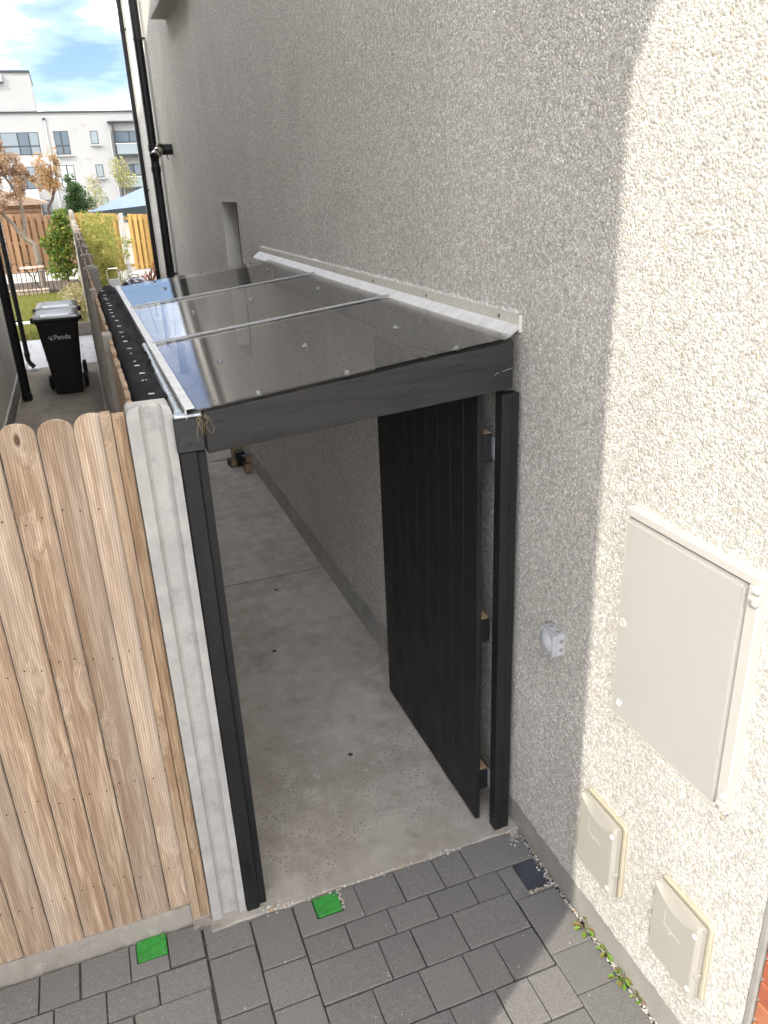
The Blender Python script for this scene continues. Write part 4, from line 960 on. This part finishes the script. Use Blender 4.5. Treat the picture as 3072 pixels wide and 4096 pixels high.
shrub('dry_leaf_tree', 'forked grey trunk tree with dry brown leaves before brown fence', M['lf_brown'], clumps([((-2.95, 26.6, 3.75), (.50, .5, .50)), ((-3.25, 26.6, 3.25), (.55, .5, .5)), ((-2.55, 26.7, 3.45), (.45, .5, .36)), ((-3.0, 26.6, 2.8), (.65, .5, .40)), ((-2.35, 26.7, 3.05), (.34, .4, .3)), ((-3.35, 26.6, 2.45), (.4, .4, .4))], 95, .10, .26, 5), 8500, .075, 21,
      [([(-2.39, 26.8, 0), (-2.36, 26.8, .52), (-2.397, 26.8, 1.247), (-2.618, 26.8, 1.453), (-2.745, 26.8, 1.61), (-2.888, 26.8, 1.894), (-3.123, 26.8, 2.194), (-3.4, 26.7, 2.7)], .10, .035), ([(-2.618, 26.8, 1.453), (-2.56, 26.8, 1.85), (-2.546, 26.8, 2.166), (-2.558, 26.8, 2.6), (-2.40, 26.8, 3.1), (-2.46, 26.7, 3.7)], .065, .02), ([(-2.558, 26.8, 2.6), (-2.8, 26.7, 3.1), (-2.9, 26.7, 3.8)], .04, .015)], M['bark'], 'tree', None, -.6, .5, 2.0)
shrub('orange_leaf_tree', 'round headed tree with orange and yellow leaves behind brown fence', M['lf_orange'], clumps([((-1.62, 30.0, 3.45), (.46, .4, .46)), ((-1.95, 30.0, 3.25), (.34, .4, .36)), ((-1.42, 30.0, 3.20), (.32, .4, .40)), ((-1.85, 30.0, 2.85), (.42, .4, .30))], 44, .09, .22, 6), 2900, .075, 31,
      [([(-1.95, 30, 0), (-1.93, 30, 1.5), (-1.88, 30, 2.25), (-1.72, 30, 2.45), (-1.60, 30, 2.8), (-1.58, 30, 3.5)], .07, .02), ([(-1.72, 30, 2.45), (-1.52, 30, 2.9), (-1.40, 30, 3.5)], .045, .015)], M['bark_dark'], 'tree', None, -.4, .5)
shrub('evergreen_shrub', 'dense dark green evergreen shrub behind the fence corner', M['lf_dark'], clumps([((-1.02, 31.0, 2.78), (.26, .4, .42)), ((-.80, 31.0, 2.45), (.34, .4, .48)), ((-1.10, 31.0, 2.1), (.42, .4, .6)), ((-.7, 31.0, 1.9), (.5, .4, .6))], 85, .12, .25, 7), 8000, .065, 41, [([(-.95, 31, 0), (-.95, 31, 1.2), (-.95, 31, 2.4)], .05, .02)], M['bark_dark'], 'tree')
shrub('pale_shrub', 'thin pale leaved shrub in front of white apartments', M['lf_pale'], [((-.27, 33.0, 2.75), (.30, .3, .55), 1.), ((-.10, 33.0, 2.3), (.30, .3, .5), .8), ((-.45, 33, 2.2), (.2, .3, .4), .5)], 900, .075, 51, [([(-.27, 33, 0), (-.27, 33, 1.6), (-.25, 33, 3.0)], .03, .008)], M['bark'], 'shrub', None, .5)
shrub('apartment_tree', 'small yellow green tree before the apartment balconies', M['lf_pale'], [((3.05, 70, 4.3), (.8, .8, 1.0), 1.), ((3.5, 70, 3.5), (.9, .8, .8), 1.)], 900, .2, 53, [([(3.2, 70, 0), (3.2, 70, 3), (3.15, 70, 4.8)], .08, .02)], M['bark'], 'tree')
# bamboo beyond the fence, on our side
bb = thing('bamboo', 'feathery yellow green bamboo clump on the far side of fence', 'bamboo', (-.7, 19.5, 0)); bl = []; stems = MB(); rg = random.Random(5)
for i in range(42):
    x = rg.uniform(-1.08, -.55); yy = rg.uniform(17.6, 22.5); h = rg.uniform(1.35, 2.25); dx = rg.uniform(-.05, .32); dy = rg.uniform(-.25, .1)
    pts = [(x+dx*(t*t), yy+dy*t*t, h*t-.12*t**4) for t in [j/6 for j in range(7)]]; stems.tube(pts, [.009-.001*j for j in range(7)], 5)
    for p in pts[2:]: bl.append(((p[0], p[1], p[2]), (.14, .16, .12), .8 if p[2] < .9 else 1.))
leaves('foliage', M['lf_bamboo'], bb, bl, 11000, .105, 61, .0, .17); stems.build('stem', M['lf_bamboo'], bb)
# kettle barbecue peeping over the canopy, red shrub
kb = thing('kettle_barbecue', 'black kettle barbecue lid with silver handle seen over the canopy', 'barbecue', (-.37, 16.0, 0))
MB().lathe([(.02, .56), (.16, .62), (.235, .74), (.265, .86), (.27, .88)], (-.37, 16, 0), 'z', 26).build('bowl', M['enamel'], kb, smooth=True)
kl = MB().lathe([(.275, .885), (.272, .92), (.245, 1.00), (.18, 1.075), (.09, 1.11), (.005, 1.118)], (-.37, 16, 0), 'z', 26).build('lid', M['enamel'], kb, smooth=True)
MB().tube([(-.45, 16, 1.10), (-.45, 16, 1.155), (-.41, 16, 1.17), (-.33, 16, 1.17), (-.29, 16, 1.155), (-.29, 16, 1.10)], .014, 8).build('handle', M['steel'], kl)
for k in range(3):
    a = .5+k*2.094; MB().tube([(-.37+.2*math.cos(a), 16+.2*math.sin(a), .66), (-.37+.33*math.cos(a), 16+.33*math.sin(a), 0)], .013, 7).build('leg', M['steel'], kb)
ch = thing('garden_chair', 'silver tubular garden chair frame between bamboo and barbecue', 'chair', (-.68, 17.2, 0))
MB().tube([(-.80, 17.4, .0), (-.78, 17.35, .5), (-.80, 17.5, 1.12), (-.76, 17.5, 1.17), (-.58, 17.5, 1.17), (-.54, 17.5, 1.12), (-.56, 17.35, .5), (-.54, 17.4, 0)], .013, 8).build('back_frame', M['steel'], ch)
MB().box(-.80, -.54, 16.95, 17.4, .43, .46).build('seat', M['jgrey'], ch, .01); MB().box(-.775, -.565, 17.40, 17.425, .6, .98).build('backrest', M['jgrey'], ch, .006)
for x in (-.78, -.56): MB().tube([(x, 17.0, 0), (x, 16.98, .45)], .013, 8).build('leg', M['steel'], ch)
shrub('red_shrub', 'small red leaved shrub in front of the yellow fence', M['lf_red'], [((.10, 18.6, .75), (.28, .3, .25), 1.), ((.30, 18.6, 1.0), (.15, .3, .2), .5)], 420, .085, 71, [([(.15, 18.6, 0), (.15, 18.6, .7)], .015, .006)], M['bark_dark'], 'shrub', None, .6, .25)
# parasol behind the yellow fence
pa = thing('parasol', 'pale blue garden parasol rising behind the yellow fence', 'parasol', (1.45, 30.2, 0))
A_, L_, F_, R2, B_ = (1.45, 30.2, 2.80), (-.66, 30.2, 2.02), (1.45, 28.4, 2.20), (3.4, 30.2, 2.34), (1.45, 32.0, 1.72)
for tri in ((A_, L_, F_), (A_, F_, R2), (A_, R2, B_), (A_, B_, L_)):
    c = Vector(tri[0])+Vector(tri[1])+Vector(tri[2]); c /= 3
    mb = MB(); lo = [(p[0], p[1], p[2]-.012) for p in tri]; mb.add(list(tri)+lo, [(0, 1, 2), (5, 4, 3), (0, 3, 4, 1), (1, 4, 5, 2), (2, 5, 3, 0)])
    mb.build('canopy_panel', M['can_top'], pa)
for q in (L_, F_, R2, B_): MB().tube([(1.45, 30.2, 2.76), (q[0], q[1], q[2]-.03)], .016, 6).build('rib', M['can_under'], pa)
MB().tube([(1.45, 30.2, 0), (1.45, 30.2, 2.78)], .025, 8).build('pole', M['can_under'], pa)
# log cabin beyond the brown fence
lc = thing('log_cabin', 'low wooden garden cabin with shallow brown roof behind brown fence', 'cabin', (-3.6, 33, 0))
for i in range(17): MB().tube([(-5.9, 31.9, .07+i*.138), (-2.15, 31.9, .07+i*.138)], .072, 8).build('log', M['log'], lc)
MB().box(-5.9, -2.2, 31.95, 34.5, 0, 2.3).build('wall', M['log'], lc)
mb = MB(); mb.prism([(-6.2, 2.32), (-1.95, 2.32), (-1.95, 2.40), (-3.9, 3.02), (-6.2, 2.4)], 'y', 31.6, 34.7); mb.build('roof', M['logroof'], lc)

# ================================================================== APARTMENT BLOCK
KA = 1.38; YA = 62*KA
def ax(x): return -1.34547+(x+1.34547)*KA
def az(z): return 2.58+(z-2.58)*KA
ap = thing('apartment_block', 'white flat roofed apartment block with dark windows in the distance', 'building', (0, YA, 0))
MB().box(ax(-22), ax(14), YA, YA+14, -.06, az(7.62)).build('wall', M['apt'], ap)
MB().box(ax(-22), ax(14), YA-.12, YA+14, az(7.62), az(7.72)).build('parapet', M['aptdark'], ap)
ub = MB().box(ax(-16), ax(-2.07), YA+.02, YA+10, az(7.72), az(9.96)).build('upper_storey', M['apt'], ap)
MB().box(ax(-16.1), ax(-2.03), YA-.1, YA+10, az(9.96), az(10.08)).build('upper_parapet', M['aptdark'], ap)
MB().box(ax(-6), ax(-3.72), YA-.25, YA+.01, az(9.42), az(9.85)).build('upper_balcony', M['apt'], ap); MB().box(ax(-6), ax(-3.70), YA-.3, YA+.01, az(9.36), az(9.42)).build('balcony_slab', M['aptdark'], ap)
def awin(x0, x1, z0, z1, mull=(), bar=None, gm='glass', sill=True, deep=0.):
    fz = .045
    w = MB().box(ax(x0), ax(x1), YA-.02+deep, YA+.05+deep, az(z0), az(z1)).build('window', M['aptdark'], ap)
    xs = [x0]+list(mull)+[x1]; zs = [z0]+([bar] if bar else [])+[z1]
    for a, b in zip(xs[:-1], xs[1:]):
        for c, d in zip(zs[:-1], zs[1:]):
            MB().box(ax(a+fz), ax(b-fz), YA-.03+deep, YA-.021+deep, az(c+fz), az(d-fz)).build('pane', M[gm if R_.random() < .7 else ('glass3' if gm == 'glass' else gm)], w)
    if sill: MB().box(ax(x0-.06), ax(x1+.14), YA-.22, YA-.001, az(z0-.12), az(z0-.02)).build('window_sill', M['apt'], ap)
for dz in (0, -2.08, -4.16):
    awin(-4.55, -2.23, 5.14+dz, 6.50+dz, (-3.5, -2.83), 5.66+dz, sill=False); awin(-1.27, -.36, 5.11+dz, 6.53+dz, (-.82,), 5.64+dz, 'curtain' if dz == -2.08 else 'glass')
    awin(1.04, 1.53, 5.70+dz, 6.51+dz, gm='glass2')
    for (vx, vz) in ((.675, 6.92), (.06, 6.75)): MB().box(ax(vx-.05), ax(vx+.05), YA-.06, YA-.001, az(vz-.05+dz), az(vz+.05+dz)).build('vent', M['pale'] if vx < .5 else M['block'], ap)
    # recessed balcony bay with black frame
    bx0, bx1 = 2.62, 5.2
    awin(bx0, bx1, 5.0+dz, 6.47+dz, (3.55, 4.3), 5.75+dz, 'glass', False)
    MB().box(ax(2.50), ax(5.3), YA-.9, YA-.001, az(4.86+dz), az(4.98+dz)).build('balcony_slab', M['aptdark'], ap)
    MB().box(ax(2.60), ax(5.2), YA-.86, YA-.82, az(5.0+dz), az(5.62+dz)).build('balustrade', M['glass2'], ap); MB().box(ax(2.56), ax(5.2), YA-.90, YA-.80, az(5.63+dz), az(5.68+dz)).build('handrail', M['pale'], ap)
MB().box(ax(2.50), ax(2.62), YA-.5, YA-.002, -.05, az(6.98)).build('bay_post', M['aptdark'], ap); MB().box(ax(2.26), ax(5.4), YA-.5, YA-.002, az(6.95), az(7.06)).build('bay_roof', M['aptdark'], ap)
for (x, z1) in ((-1.68, 7.25), (2.32, 6.5)): MB().tube([(ax(x), YA-.09, 0), (ax(x), YA-.09, az(z1))], .05, 8).build('downpipe', M['jgrey'], ap)
MB().box(ax(-1.78), ax(-1.6), YA-.16, YA-.002, az(7.2), az(7.32)).build('hopper', M['aptdark'], ap)
MB().box(ax(-2.62), ax(-2.55), YA-.04, YA+.018, az(9.32), az(9.4)).build('vent', M['jgrey'], ap)
an = MB().box(ax(-5.5), ax(-2.85), YA-3, YA-.5, -.05, az(3.0)).build('entrance_block', M['jgrey'], ap)
for o in bpy.data.objects:
    if '_w' in o: del o['_w']
